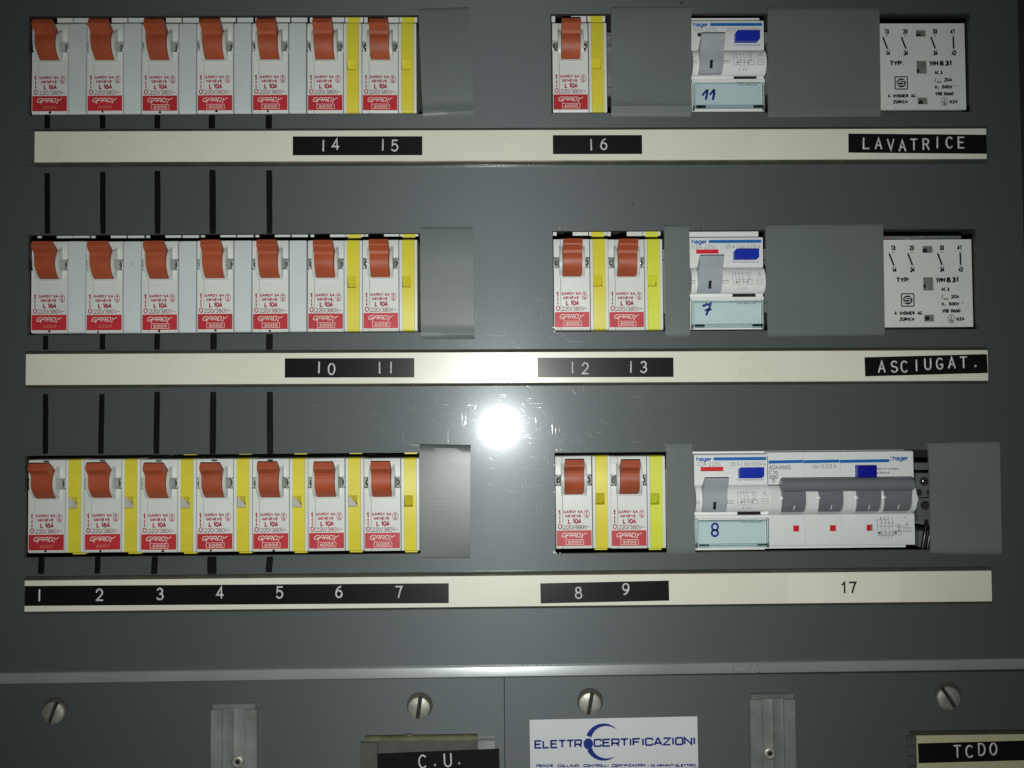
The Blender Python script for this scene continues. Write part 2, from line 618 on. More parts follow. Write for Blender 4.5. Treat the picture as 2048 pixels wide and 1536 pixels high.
def text(bm, s, x0, x1, z0, z1, y, bold=0.0, shear=0.0, fit_desc=None):
    """lettering from the built-in font, fitted to the box (x0..x1, z0..z1); fit_desc: string whose height sets the box"""
    key = (s, bold, shear)
    if key not in _txt:
        def get(t):
            cu = bpy.data.curves.new('t', 'FONT')
            cu.body = t
            cu.size = 1
            cu.resolution_u = 3
            cu.offset = bold
            cu.shear = shear
            o = bpy.data.objects.new('t', cu)
            C.objects.link(o)
            me_ = bpy.data.meshes.new_from_object(o)
            vs = [(v.co.x, v.co.y) for v in me_.vertices]
            fs = [tuple(p.vertices) for p in me_.polygons]
            bpy.data.objects.remove(o)
            bpy.data.meshes.remove(me_)
            bpy.data.curves.remove(cu)
            return vs, fs
        _txt[key] = get(s)
    vs, fs = _txt[key]
    if not vs:
        return
    ax, bx = min(v[0] for v in vs), max(v[0] for v in vs)
    az, bz = min(v[1] for v in vs), max(v[1] for v in vs)
    if fit_desc == 'caps':                       # box means the capital height: keep accents and tails outside it
        az, bz = 0.0, 0.727
    sx = (x1-x0)/max(1e-6, bx-ax)
    sz = (z1-z0)/max(1e-6, bz-az)
    nv = [bm.verts.new((x0+(a-ax)*sx, y, z0+(b-az)*sz)) for a, b in vs]
    for f in fs:
        try:
            bm.faces.new([nv[i] for i in f])
        except ValueError:
            pass


# ------------------------------------------------------------------ stroke alphabets
E_ = lambda cx, cz, rx, rz: arc(cx, cz, rx, rz, 90, 450, 22)
DY = {
    '0': [E_(.31, .5, .31, .5)], 'O': [E_(.31, .5, .31, .5)],
    '1': [[(.31, 0), (.31, 1)]], 'I': [[(.31, 0), (.31, 1)]],
    '2': [arc(.31, .70, .28, .30, 172, -30, 12)+[(.30, .26), (.02, .02), (.04, 0), (.62, 0)]],
    '3': [arc(.29, .745, .25, .255, 155, -80, 12)+arc(.29, .265, .30, .265, 80, -155, 14)],
    '4': [[(.46, 0), (.46, 1), (0, .27), (.62, .27)]],
    '5': [[(.56, 1), (.10, 1), (.05, .52)]+arc(.28, .33, .31, .33, 125, -150, 14)],
    '6': [E_(.31, .31, .29, .31), [(.50, .98), (.30, .90), (.12, .70), (.03, .46), (.02, .31)]],
    '7': [[(0, 1), (.60, 1), (.42, .6), (.26, 0)]],
    '8': [E_(.31, .755, .24, .245), E_(.31, .26, .30, .26)],
    '9': [E_(.31, .69, .29, .31), [(.12, .02), (.32, .10), (.50, .30), (.59, .54), (.60, .69)]],
    'L': [[(.04, 1), (.04, 0), (.60, 0)]],
    'A': [[(0, 0), (.31, 1), (.62, 0)], [(.11, .33), (.51, .33)]],
    'V': [[(0, 1), (.31, 0), (.62, 1)]],
    'T': [[(0, 1), (.62, 1)], [(.31, 1), (.31, 0)]],
    'R': [[(.05, 0), (.05, 1), (.35, 1)]+arc(.36, .75, .22, .25, 90, -90, 10)+[(.05, .5)], [(.36, .5), (.62, 0)]],
    'C': [arc(.34, .5, .34, .5, 48, 312, 18)],
    'E': [[(.60, 1), (.05, 1), (.05, 0), (.60, 0)], [(.05, .52), (.52, .52)]],
    'S': [arc(.31, .745, .27, .255, 30, 262, 14)+arc(.31, .25, .29, .25, 80, -155, 14)],
    'U': [[(.02, 1), (.02, .32)]+arc(.31, .31, .29, .31, 180, 360, 12)+[(.60, 1)]],
    'G': [arc(.33, .5, .33, .5, 50, 315, 18)+[(.60, .42), (.36, .42)]],
    'D': [[(.04, 0), (.04, 1), (.26, 1)]+arc(.26, .5, .36, .5, 90, -90, 14)+[(.04, 0)]],
}
PR = dict(DY)
PR.update({
    '1': [[(.06, .76), (.30, 1), (.30, 0)]],
    'I': [[(.10, 0), (.10, 1)]], 'l': [[(.10, 0), (.10, 1.0)]],
    'Y': [[(0, 1), (.31, .48), (.62, 1)], [(.31, .48), (.31, 0)]],
    'N': [[(.03, 0), (.03, 1), (.59, 0), (.59, 1)]],
    'H': [[(.03, 0), (.03, 1)], [(.59, 0), (.59, 1)], [(.03, .5), (.59, .5)]],
    'È': [[(.60, 1), (.05, 1), (.05, 0), (.60, 0)], [(.05, .52), (.52, .52)], [(.16, 1.38), (.36, 1.2)]],
    'Ü': [[(.02, 1), (.02, .32)]+arc(.31, .31, .29, .31, 180, 360, 12)+[(.60, 1)], [(.12, 1.2), (.22, 1.2)], [(.40, 1.2), (.50, 1.2)]],
    'P': [[(.05, 0), (.05, 1), (.35, 1)]+arc(.36, .74, .24, .26, 90, -90, 10)+[(.05, .48)]],
    'W': [[(0, 1), (.20, 0), (.42, .95), (.64, 0), (.84, 1)]],
    'M': [[(.02, 0), (.02, 1), (.40, .1), (.78, 1), (.78, 0)]],
    'Z': [[(.02, 1), (.60, 1), (.02, 0), (.62, 0)]],
    '/': [[(0, -.05), (.36, 1.05)]], ':': [[(.08, .62), (.08, .76)], [(.08, 0), (.08, .14)]],
    '.': [[(.07, 0), (.07, .13)]], ',': [[(.10, .10), (.04, -.16)]],
    'Δ': [[(0, 0), (.31, 1), (.62, 0), (0, 0)]],
    'n': [[(.04, 0), (.04, .70)], [(.04, .45), (.14, .64), (.28, .70), (.42, .64), (.48, .48), (.48, 0)]],
    '~': [[(0, .40), (.14, .56), (.30, .48), (.46, .40), (.60, .56)]],
    'h': [[(.04, 0), (.04, 1.0)], [(.04, .42), (.14, .64), (.28, .70), (.44, .64), (.50, .48), (.50, 0)]],
    'a': [[(.05, .52), (.12, .66), (.27, .70), (.42, .65), (.47, .52), (.47, .10), (.56, 0)], [(.47, .42), (.20, .38), (.05, .28), (.05, .10), (.18, -.01), (.36, .04), (.47, .2)]],
    'g': [arc(.26, .35, .22, .35, 0, 360, 16), [(.49, .70), (.49, -.08), (.42, -.24), (.25, -.29), (.09, -.24), (.05, -.14)]],
    'e': [[(.06, .36), (.52, .36)]+arc(.28, .35, .24, .35, 5, 315, 18)],
    'r': [[(.04, 0), (.04, .70)], [(.04, .42), (.14, .62), (.30, .69)]],
})
PRW = {'I': .20, 'l': .2, '1': .42, 'W': .84, 'M': .80, ' ': .12, '/': .36, ':': .16, '.': .14, ',': .16, 'n': .52, 'h': .54, 'a': .56, 'g': .53, 'e': .54, 'r': .32}


def ptext(bm, s_, x0, x1, z0, z1, y, wd, gap=.20, slant=0.0):
    tot = sum(PRW.get(c, .62) for c in s_)+gap*(len(s_)-1)
    k = (x1-x0-wd)/tot
    H = z1-z0-wd
    x = x0+wd/2
    for c in s_:
        for st in PR.get(c, []):
            ribbon(bm, [(x+a*k+slant*b*H, z0+wd/2+b*H) for a, b in st], wd, y)
        x += (PRW.get(c, .62)+gap)*k


# wide square-shouldered capitals for the sticker
q = .16
SQ = {
    'E': [[(1, 1), (0, 1), (0, 0), (1, 0)], [(0, .52), (.85, .52)]],
    'L': [[(0, 1), (0, 0), (.9, 0)]],
    'T': [[(-.05, 1), (1.05, 1)], [(.5, 1), (.5, 0)]],
    'R': [[(0, 0), (0, 1), (.9, 1), (1, .88), (1, .52), (.9, .40), (0, .40)], [(.62, .40), (1.02, 0)]],
    'P': [[(0, 0), (0, 1), (.9, 1), (1, .88), (1, .50), (.9, .38), (0, .38)]],
    'C': [[(1, .72), (1, .88), (.88, 1), (.12, 1), (0, .88), (0, .12), (.12, 0), (.88, 0), (1, .12), (1, .28)]],
    'F': [[(1, 1), (0, 1), (0, 0)], [(0, .52), (.82, .52)]],
    'I': [[(.5, 0), (.5, 1)]],
    'A': [[(-.02, 0), (.44, 1), (.56, 1), (1.02, 0)], [(.17, .28), (.83, .28)]],
    'Z': [[(0, 1), (1, 1), (0, 0), (1, 0)]],
    'O': [[(.5, 1), (.12, 1), (0, .88), (0, .12), (.12, 0), (.88, 0), (1, .12), (1, .88), (.88, 1), (.5, 1)]],
    'N': [[(0, 0), (0, 1), (1, 0), (1, 1)]],
    'U': [[(0, 1), (0, .12), (.12, 0), (.88, 0), (1, .12), (1, 1)]],
    'D': [[(0, 0), (0, 1), (.86, 1), (1, .86), (1, .14), (.86, 0), (0, 0)]],
    'M': [[(0, 0), (0, 1), (.5, .25), (1, 1), (1, 0)]],
    '.': [[(.5, -.02), (.5, .14)]], '-': [[(.15, .45), (.85, .45)]],
}
SQW = {'I': .22, '.': .26, ' ': .55, '-': .8}


def sq_line(bm, s, x0, x1, z0, h, wd, y, slope=0.0, small=None):
    """square capitals fitted between x0 and x1; lower-case letters are drawn as small capitals"""
    gap = .30
    adv = []
    for ch in s:
        k = SQW.get(ch.upper(), 1.0)
        if small and ch.islower():
            k *= small
        adv.append(k)
    tot = sum(adv)+gap*(len(s)-1)
    u = (x1-x0)/tot
    x = x0
    for ch, a in zip(s, adv):
        hh = h*(small if small and ch.islower() else 1.0)
        for st in SQ.get(ch.upper(), []):
            pts = []
            for a_, b_ in st:
                if ch.upper() in 'I.':
                    px_ = x+a*u*0.5
                else:
                    px_ = x+a_*a*u
                pts.append((px_, z0+b_*hh+(px_-x0)*slope))
            ribbon(bm, pts, wd, y)
        x += (a+gap)*u


# ================================================================== THE PANEL
def R4(px0, px1, py0, py1, y):
    """photo rectangle -> mm box on plane y, edges taken at the middle of each side"""
    mx, my = (px0+px1)/2, (py0+py1)/2
    return P(px0, my, y)[0], P(px1, my, y)[0], P(mx, py1, y)[1], P(mx, py0, y)[1]


BY = 2.2                                        # depth of the breaker faces behind the panel front
CUT = [R4(57, 925, 31, 229, 0), R4(1102, 1942, 27, 225, 0),
       R4(56, 925, 468, 667, 0), R4(1106, 1954, 460, 661, 0),
       R4(52, 925, 908, 1111, 0), R4(1110, 1965, 902, 1103, 0)]
THICK = 2.2
for k_, (px_, py_) in ((0, (62.3, 228)), (2, (60.8, 667)), (4, (55.0, 1107))):
    CUT[k_] = (P(px_, py_, BY)[0]-.22, *CUT[k_][1:])
bm = bmesh.new()
PX1 = P(2040, 200)[0]
plate(bm, P(-900, 768)[0], PX1, P(1024, 1352)[1], P(1024, -800)[1], CUT, 0.0, THICK)
me = mesh(bm, ['panel_paint', 'cut_edge'])
for p in me.polygons:
    if abs(p.normal.y) < 0.5:
        p.material_index = 1
panel = tag(obj('front_panel', me), 'large grey painted front panel with six rectangular device openings', 'panel')
bv = panel.modifiers.new('b', 'BEVEL')
bv.width = 0.00035
bv.segments = 2
bv.limit_method = 'ANGLE'
bv.material = 0

# lower cover plates, split by a seam
SEAM = P(1009, 1440)[0]
zt, zb = P(1024, 1355)[1], P(1024, 2200)[1]
for x0, x1, lb in ((P(-900, 1440)[0], SEAM-0.07, 'grey lower cover plate carrying the C.U. label, left of the seam'),
                   (SEAM+0.07, P(2500, 1440)[0], 'grey lower cover plate behind the white blue-lettered sticker')):
    bm = bmesh.new()
    box(bm, x0, x1, 0.25, THICK, zb, zt-0.1, 0.15, 1)
    tag(obj('cover_plate', mesh(bm, 'panel_paint')), lb, 'panel')

# dark inside of the cabinet and its frame at the right edge
bm = bmesh.new()
box(bm, P(-1400, 768)[0], P(3400, 768)[0], 60, 62, P(1024, 2800)[1], P(1024, -1400)[1])
structure(obj('cabinet_back', mesh(bm, 'dark_interior')))
bm = bmesh.new()
box(bm, PX1+0.5, PX1+260, 2.0, 20, P(1024, 1352)[1]+.1, P(1024, -800)[1], 0.8)
structure(obj('cabinet_frame', mesh(bm, 'dark_interior')))
for k, zc in enumerate((P(1024, 130, 45)[1], P(1024, 565, 45)[1], P(1024, 1005, 45)[1])):
    bm = bmesh.new()
    prof = [(44, zc-17), (47, zc-17), (47, zc-13), (52, zc-13), (52, zc+13), (47, zc+13), (47, zc+17), (44, zc+17),
            (44, zc+16), (46, zc+16), (46, zc+12), (51, zc+12), (51, zc-12), (46, zc-12), (46, zc-16), (44, zc-16)]
    prism(bm, prof, P(20, 768)[0], P(2000, 768)[0])
    tag(obj('mounting_rail', mesh(bm, 'clip_zinc')),
        'steel rail hidden behind the devices of the %s row' % ('top', 'middle', 'bottom')[k], 'rail', 'mounting rails')

# marker-pen lines drawn on the panel: (x, top, x, bottom, width) in photo pixels
ML = []
for x, wd in ((94.7, 11), (205.5, 11.5), (314.6, 11.5), (423.8, 13), (537.6, 13)):
    ML.append((x, 230, x, 257, wd))
for x, t, wd in ((94.7, 346, 11), (205.6, 344, 11), (314.8, 341.5, 12), (425, 339.5, 13), (538.6, 340.5, 12)):
    ML.append((x, t, x+.4, 467.5, wd))
for x, t, wd in ((91.5, 671, 10.5), (205, 669, 11), (314.6, 668, 11.5), (427.5, 667, 13), (539, 668, 14)):
    ML.append((x, t, x-.5, 699.5, wd))
for x, xb, wd in ((91.5, 91, 11), (204, 201.5, 11), (314.6, 312.6, 12), (426.8, 425.4, 12.5), (539.6, 540.2, 12.5)):
    ML.append((x, 788 if x < 300 else 783.5, xb, 908, wd))
for x, xb, b, wd in ((83.5, 82, 1148, 12.5), (196, 194.5, 1147.5, 11.5), (310, 308, 1148, 12.5), (423.8, 423.8, 1148, 18.5), (540, 537.5, 1144.5, 13)):
    ML.append((x, 1113, xb, b, wd))
for x in (88, 203, 313, 423, 537):
    ML.append((x, 325, x, 329, 9))
    ML.append((x-1, 771, x-1, 774.5, 8))
for x0, t, x1, b, wd in ML:
    bm = bmesh.new()
    n = 7 if b-t > 20 else 3
    pts = []
    for i in range(n+1):
        f = i/n
        X, Z = P(x0+(x1-x0)*f+random.uniform(-.25, .25), t+(b-t)*f)
        pts.append((X, Z))
    hw = wd/4.22/2
    lft = [(x-hw*(1 if 0 < i < n else .93)+random.uniform(-.04, .04), z) for i, (x, z) in enumerate(pts)]
    rgt = [(x+hw*(1 if 0 < i < n else .93)+random.uniform(-.04, .04), z) for i, (x, z) in enumerate(pts)]
    va = [bm.verts.new((x, -0.04, z)) for x, z in lft]
    vb = [bm.verts.new((x, -0.04, z)) for x, z in rgt]
    for i in range(n):
        bm.faces.new((va[i], vb[i], vb[i+1], va[i+1]))
    obj('marker_line', mesh(bm, 'marker_ink'), panel)


# paint chips at the edges of the openings and stray black specks
for px_, py_, r_, m_ in ((1108.5, 1104, .55, 'chip'), (1112, 1106, .35, 'chip'), (1120, 1105.5, .3, 'chip'), (1107, 655, .45, 'chip'), (1109, 663, .5, 'chip'), (1119, 457, .4, 'chip'),
                         (1131, 458, .3, 'chip'), (1113, 900, .45, 'chip'), (1122, 899, .3, 'chip'), (1108, 930, .3, 'chip'), (1109, 985, .28, 'chip'), (905, 1108, .3, 'chip'), (1098, 250, .25, 'chip'),
                         (1266, 408, .45, 'black_ink'), (1163, 455, .28, 'black_ink'), (1362, 6.5, .5, 'black_ink'), (1366, 4, .4, 'black_ink'), (1402, 459, .5, 'black_ink'), (1199, 339, .3, 'black_ink'),
                         (199, 1407, .4, 'grime')):
    X, Z = P(px_, py_)
    bm = bmesh.new()
    n = 9
    wx = 2.2 if m_ == 'grime' else 1.2
    poly(bm, [(X+r_*wx*random.uniform(.5, 1.2)*math.cos(2*math.pi*i/n), Z+r_*random.uniform(.4, 1.1)*math.sin(2*math.pi*i/n)) for i in range(n)], -.03)
    obj({'chip': 'paint_chip', 'grime': 'stain', 'black_ink': 'speck'}[m_], mesh(bm, m_), panel)


# ================================================================== BREAKERS
BW, BH = 17.5, 44.0


def breaker_meshes():
    M = {}
    # body: lower and upper face blocks with a hairline joint, set-back waist, deep base with a top shoulder
    bm = bmesh.new()
    for x0, x1 in ((0.18, 3.30), (3.50, BW-0.24)):
        lo = [(0.0, 29.9), (0.0, 1.3), (0.10, .7), (0.45, .2), (1.1, 0), (9, 0), (9, 29.9)]
        prism(bm, lo, x0, x1)
        hi = [(0.15, 35.2), (0.15, 43.2), (0.5, 43.8), (1.1, 44.0), (9, 44.0), (9, 35.2)]
        prism(bm, hi, x0, x1)
    box(bm, 0.3, BW-0.3, 9, 40, 0.5, 43.5)
    box(bm, 9.8, BW-.3, 4.0, 4.9, 46.3, 49.5)
    box(bm, .3, 2.0, 4.4, 5.2, 46.4, 49.5)
    M['body'] = mesh(bm, 'white_plastic', 35)
    bm = bmesh.new()
    box(bm, 0.3, BW-0.3, 4.6, 9, 29.9, 35.2)
    M['waist'] = mesh(bm, 'waist_shade_grey')
    # collar: two round cheeks and a lower lip around the toggle
    bm = bmesh.new()
    ch = [(5, 25.0), (-0.55, 25.0)]+[(2.9-6.7*math.cos(math.radians(a)), 33.0+8.1*math.sin(math.radians(a)))
                                    for a in range(-58, 66, 8)]+[(0.0, 40.9), (5, 40.9)]
    for x0, x1 in ((2.65, 4.1), (13.5, 14.95)):
        prism(bm, ch, x0, x1)
    box(bm, 4.1, 13.5, -0.5, 5, 25.0, 25.75)
    M['collar'] = mesh(bm, 'collar_plastic', 40)
    bm = bmesh.new()
    box(bm, 4.1, 13.5, 1.6, 5, 25.75, 41)  # black block behind the toggle: shade of the slot put into its colour
    M['slot'] = mesh(bm, 'black_gap')
    # toggle
    bm = bmesh.new()
    T = [(0, 4.7), (0.15, 5.3), (1.6, 5.8), (2.7, 6.15), (3.2, 6.1), (4.3, 5.1), (5.3, 4.15), (6.6, 3.8), (7.6, 4.0),
         (8.8, 4.2), (10, 4.2), (11.4, 3.95), (12.8, 3.5), (14.2, 2.8), (15.5, 1.75), (16.5, .75), (17.25, -0.2),
         (17.25, -1.5), (6.0, -1.5), (4.6, 0.2), (3.4, 0.8), (2.2, 2.2)]
    prism(bm, [(-(h*1.3 if h > 0 else h), 42.8-t) for t, h in T], 4.3, 13.3)
    bmesh.ops.bevel(bm, geom=[e for e in bm.edges if abs(e.verts[0].co.x-e.verts[1].co.x) < 1e-6], offset=0.16, segments=2, affect='EDGES')
    M['toggle'] = mesh(bm, 'brown_plastic', 28)
    # pivot pins and their screws in the side notches
    bm = bmesh.new()
    cyl(bm, (.7, 2.9, 32.5), 2.4, 1.0, 'x', 22)
    cyl(bm, (16.85, 2.9, 32.5), 2.4, .9, 'x', 22)
    M['pin'] = mesh(bm, 'collar_plastic', 40)
    bm = bmesh.new()
    cyl(bm, (0, 0, 0), 1.55, .7, 'x', 18)
    ball(bm, (0, 0, 0), .75, .9, 1, 1)
    M['screw'] = mesh(bm, 'metal_screw', 40)
    # print
    bm = bmesh.new()
    poly(bm, [(0.42, 1.45), (16.95, 1.45), (16.95, 8.8), (0.42, 8.8)], -0.025)
    M['plate'] = mesh(bm, 'red_print')
    for key, box_on, ink in (('logo', True, 'white_ink'), ('logo_worn', False, 'white_ink')):
        bm = bmesh.new()
        X = lambda a: 2.5+a*11.6
        sh = .30

        def st(pts, w_=.30):
            ribbon(bm, [(X(a)+sh*(b-5.4), b) for a, b in pts], w_, -0.05)
        st([(.20, 7.55), (.06, 7.5), (.01, 7.1), (.01, 6.1), (.05, 5.75), (.15, 5.7), (.17, 6.45), (.10, 6.45)])
        st([(.19, 4.9), (.21, 6.6), (.25, 7.3), (.31, 7.55), (.37, 7.5), (.37, 5.7)])
        st([(.17, 6.5), (.66, 6.5)], .28)
        st([(.44, 5.7), (.44, 7.5), (.54, 7.5), (.56, 7.2), (.56, 6.9), (.53, 6.5)])
        st([(.49, 6.5), (.58, 5.7)])
        st([(.62, 5.7), (.62, 7.5), (.72, 7.5), (.76, 7.1), (.76, 6.1), (.73, 5.7), (.61, 5.7)])
        st([(.81, 7.5), (.86, 6.45)])
        st([(.99, 7.5), (.86, 6.45), (.84, 5.0)])
        st([(.86, 6.45), (.82, 5.2)])
        if box_on:
            for a, b in (((4.7, 2.15), (13.1, 2.15)), ((13.1, 2.15), (13.1, 4.4)), ((13.1, 4.4), (4.7, 4.4)), ((4.7, 4.4), (4.7, 2.15))):
                ribbon(bm, [a, b], .2, -0.05)
            ptext(bm, '6000', 5.7, 12.1, 2.6, 3.95, -0.05, .25, gap=.28)
        M[key] = mesh(bm, ink)
    bm = bmesh.new()
    ptext(bm, '6000', 5.7, 12.1, 2.65, 3.95, -0.05, .26, gap=.28)
    M['worn'] = mesh(bm, 'worn_ink')
    for amp in ('10', '16'):
        bm = bmesh.new()
        ptext(bm, '1', 1.0, 2.55, 15.85, 18.55, -0.03, .62)
        ribbon(bm, [(1.95, 12.9), (1.95, 15.1)], .36, -0.03)
        for zc, s_ in ((15.4, 1), (12.6, -1)):
            poly(bm, [(1.95, zc+.45*s_), (2.45, zc-.45*s_), (1.45, zc-.45*s_)], -0.03)
        ptext(bm, '0', 1.0, 3.0, 9.3, 11.9, -0.03, .46)
        ptext(bm, 'GARDY SA', 3.7, 13.0, 16.9, 18.3, -0.03, .36, gap=.24)
        ptext(bm, 'GENÈVE', 4.5, 12.2, 14.95, 16.25, -0.03, .36, gap=.22)
        ptext(bm, 'L '+amp+'A', 5.7, 12.2, 11.85, 14.35, -0.03, .58)
        ribbon(bm, [(a, b) for a, b in arc(14.75, 16.55, 1.25, 1.9, 0, 360, 24)], .22, -0.03)
        ptext(bm, 'S', 14.05, 15.45, 14.95, 16.65, -0.03, .34)
        ribbon(bm, [(14.75, 16.85), (14.75, 18.05)], .34, -0.03)
        ribbon(bm, [(14.1, 17.45), (15.4, 17.45)], .34, -0.03)
        M['print'+amp] = mesh(bm, 'red_ink')
    bm = bmesh.new()
    ptext(bm, '220/380V~', 3.7, 16.2, 9.25, 11.4, -0.03, .29, gap=.16)
    M['volt'] = mesh(bm, 'grey_red_ink')
    bm = bmesh.new()
    ribbon(bm, [(8.5, 10.25), (10.5, 10.35), (12.4, 10.3), (14.6, 10.5)], .22, -0.05)
    M['strike'] = mesh(bm, 'black_ink')
    # marker dot at the bottom edge
    bm = bmesh.new()
    poly(bm, [(8.0, .45), (8.9, .25), (9.3, .6), (9.1, 1.25), (8.6, 1.5), (8.15, 1.0)], -0.06)
    M['dot'] = mesh(bm, 'marker_ink')
    bm = bmesh.new()
    poly(bm, [(7.2, 42.9), (9.5, 42.85), (9.9, 43.55), (7.0, 43.6)], 0.08)
    M['dot_top'] = mesh(bm, 'marker_ink')
    return M


BM_ = breaker_meshes()


RS = [1.0]


def breaker(x, z, amp, label, group, dot=False, dot_top=False, strike=False, worn=False):
    t = thing('circuit_breaker', label, 'breaker', (x+BW/2*RS[0], BY, z), group)
    t.scale = (RS[0], 1, 1)
    t.rotation_euler = (random.uniform(-.006, .006), random.uniform(-.004, .004), random.uniform(-.008, .008))
    t.location.y += random.uniform(-.15, .2)*MM
    off = (-BW/2, 0, 0)
    dz = random.uniform(-.10, .10)
    share('body', BM_['body'], t, off)
    share('waist', BM_['waist'], t, off)
    share('collar', BM_['collar'], t, off)
    share('toggle_slot_shade', BM_['slot'], t, off)
    tg = share('toggle', BM_['toggle'], t, (-BW/2+random.uniform(-.1, .1), random.uniform(-.12, .12), dz))
    # small play of the lever about its pivot at z 33
    a = random.uniform(-0.035, 0.035)
    tg.rotation_euler = (a, 0, 0)
    tg.location.y += math.sin(a)*33*MM
    share('pivot_pin', BM_['pin'], t, off)
    for sx, rz in ((1.75, .75), (15.8, -.75)):
        sw = share('screw', BM_['screw'], t, (-BW/2+sx, .9, 32.5))
        sw.rotation_euler = (0, 0, -rz)
    pl = share('brand_plate', BM_['plate'], t, off)
    if worn:
        share('lettering', BM_['logo_worn'], pl)
        share('worn_lettering', BM_['worn'], pl)
    else:
        share('lettering', BM_['logo'], pl)
    share('rating_print', BM_['print'+amp], t, off)
    share('voltage_print', BM_['volt'], t, off)
    if strike:
        share('pen_stroke', BM_['strike'], t, off)
    if dot:
        d = share('marker_dot', BM_['dot'], t, (-BW/2+random.uniform(-.6, .3), 0, random.uniform(-.2, .3)))
        d.scale = (random.uniform(.7, 1.3), 1, random.uniform(.8, 1.2))
    if dot_top:
        share('marker_dot', BM_['dot_top'], t, off)
    return t


def spacer_meshes():
    M = {}
    bm = bmesh.new()
    w_ = 8.85
    prof = [(-0.1, 1.3), (0.0, .6), (0.4, .15), (1.0, 0), (9, 0), (9, 44), (.9, 44), (0.25, 43.8), (-.1, 43.2)]
    prism(bm, prof, 0.34, w_-0.60)
    bmesh.ops.bevel(bm, geom=[e for e in bm.edges if abs(e.verts[0].co.x-e.verts[1].co.x) < 1e-6], offset=0.22, segments=2, affect='EDGES')
    box(bm, 0.3, w_-0.3, 9, 40, .5, 43.5)
    box(bm, 0.3, w_-0.9, 4.0, 4.9, 46.3, 49.5)
    M['filler'] = mesh(bm, 'filler_plastic', 35)
    # auxiliary module: white frame, yellow bar with a thumb notch
    bm = bmesh.new()
    for x0, x1 in ((0.1, 1.35), (7.3, 8.6)):
        prism(bm, [(.05, 1.2), (.35, .3), (1.1, 0), (9, 0), (9, 44), (1.1, 44), (.35, 43.7), (.05, 42.8)], x0, x1)
    box(bm, 1.35, 7.3, 7.2, 9, 0, 44)
    box(bm, 0.4, 8.3, 9, 40, .5, 43.5)
    box(bm, 0.05, 1.6, 4.2, 5.0, 46.3, 49.5)
    box(bm, 7.2, 8.7, 4.2, 5.0, 46.3, 49.5)
    M['frame'] = mesh(bm, 'white_plastic', 35)
    for key, mt in (('bar', 'yellow_plastic'), ('bar_lime', 'lime_plastic')):
        bm = bmesh.new()
        up_ = [(-.25, 26.4), (-.25, 42.8), (.1, 43.7), (.9, 44.1), (7, 44.1), (7, 26.4)]
        lo_ = [(-.25, 20.9), (-.25, 1.2), (.05, .3), (.8, 0), (7, 0), (7, 20.9)]
        prism(bm, up_, 1.45, 7.2)
        prism(bm, lo_, 1.45, 7.2)
        box(bm, 5.65, 7.2, -.25, 7, 20.9, 26.4)
        prism(bm, [(.2, 26.4), (5.6, 21.2), (6.4, 20.9), (7, 20.9), (7, 26.4)], 1.45, 5.65)   # sloping floor of the notch
        box(bm, 1.3, 7.3, 4.4, 8, -1.3, 0.3)
        box(bm, 1.3, 7.3, 3.8, 4.8, 45.7, 48.8)
        M[key] = mesh(bm, mt, 30)
    bm = bmesh.new()
    poly(bm, [(1.47, 20.98), (5.5, 20.98), (4.3, 22.9), (1.47, 26.1)], 1.3, 4.9)
    M['latch'] = mesh(bm, 'latch_grey')
    return M


SM_ = spacer_meshes()


def filler(x, z, label, smudge=False):
    t = tag(share('blank_spacer', SM_['filler'], None, (x, BY, z)), label, 'spacer', 'white blank spacers between breakers')
    if smudge:
        bm = bmesh.new()
        for k in range(16):
            u, v = random.gauss(4.3, 1.0), random.gauss(33.0, 1.3)
            a_ = random.uniform(0, 3.1)
            l_ = random.uniform(.2, .9)
            ribbon(bm, [(u, v), (u+l_*math.cos(a_)*.5, v+l_*math.sin(a_)*.5+.1), (u+l_*math.cos(a_), v+l_*math.sin(a_))], random.uniform(.08, .2), -.14)
        obj('pencil_smudge', mesh(bm, 'grey_ink'), t)
    return t


def aux(x, z, label, lime=False, latch=False):
    t = thing('auxiliary_module', label, 'module', (x, BY, z), 'yellow strip modules')
    share('frame', SM_['frame'], t)
    share('bar', SM_['bar_lime' if lime else 'bar'], t)
    if latch:
        share('latch', SM_['latch'], t)
    return t


ORD = ['first', 'second', 'third', 'fourth', 'fifth', 'sixth', 'seventh']
ROWS = [  # x of first and seventh body (left edges), bottoms, pixel anchors, name
    (62.3, 724.0, 228.2, 226.0, 'top'), (60.8, 725.3, 667.3, 663.2, 'middle'), (55.0, 728.2, 1107.2, 1103.2, 'bottom')]
for r, (xa, xb, za, zb_, rn) in enumerate(ROWS):
    a = P(xa, za, BY)
    b = P(xb, zb_, BY)
    pitch = (b[0]-a[0])/6
    for i in range(7):
        f = i/6
        x = a[0]+(b[0]-a[0])*f
        z = a[1]+(b[1]-a[1])*f+random.uniform(-.12, .12)
        amp = '16' if i < 2 else '10'
        worn = i < 2
        extra = {0: ', worn print on its red plate', 1: ', second from the left edge'}.get(i, '')
        if r == 2:
            lb = '%s white breaker from the left in the bottom row, brown toggle, rated %sA' % (ORD[i], amp)
        elif i >= 5:
            lb = '%s white breaker from the left in the %s row, left of a yellow strip' % (ORD[i], rn)
        else:
            lb = '%s white breaker from the left in the %s row, brown toggle, rated %sA' % (ORD[i], rn, amp)
        RS[0] = pitch/26.35
        breaker(x, z, amp, lb, 'circuit breakers with brown toggles', dot=(i < 5), dot_top=(r == 2 and i < 5), worn=worn)
        sx = x+(BW+0.02)*RS[0]
        if r < 2 and i < 5:
            filler(sx, z, 'white blank spacer right of the %s breaker in the %s row' % (ORD[i], rn), smudge=(r == 1 and i == 1))
        else:
            aux(sx+0.05, z, 'yellow strip module right of the %s breaker in the %s left block' % (ORD[i], rn), latch=(r == 2 and i < 6))
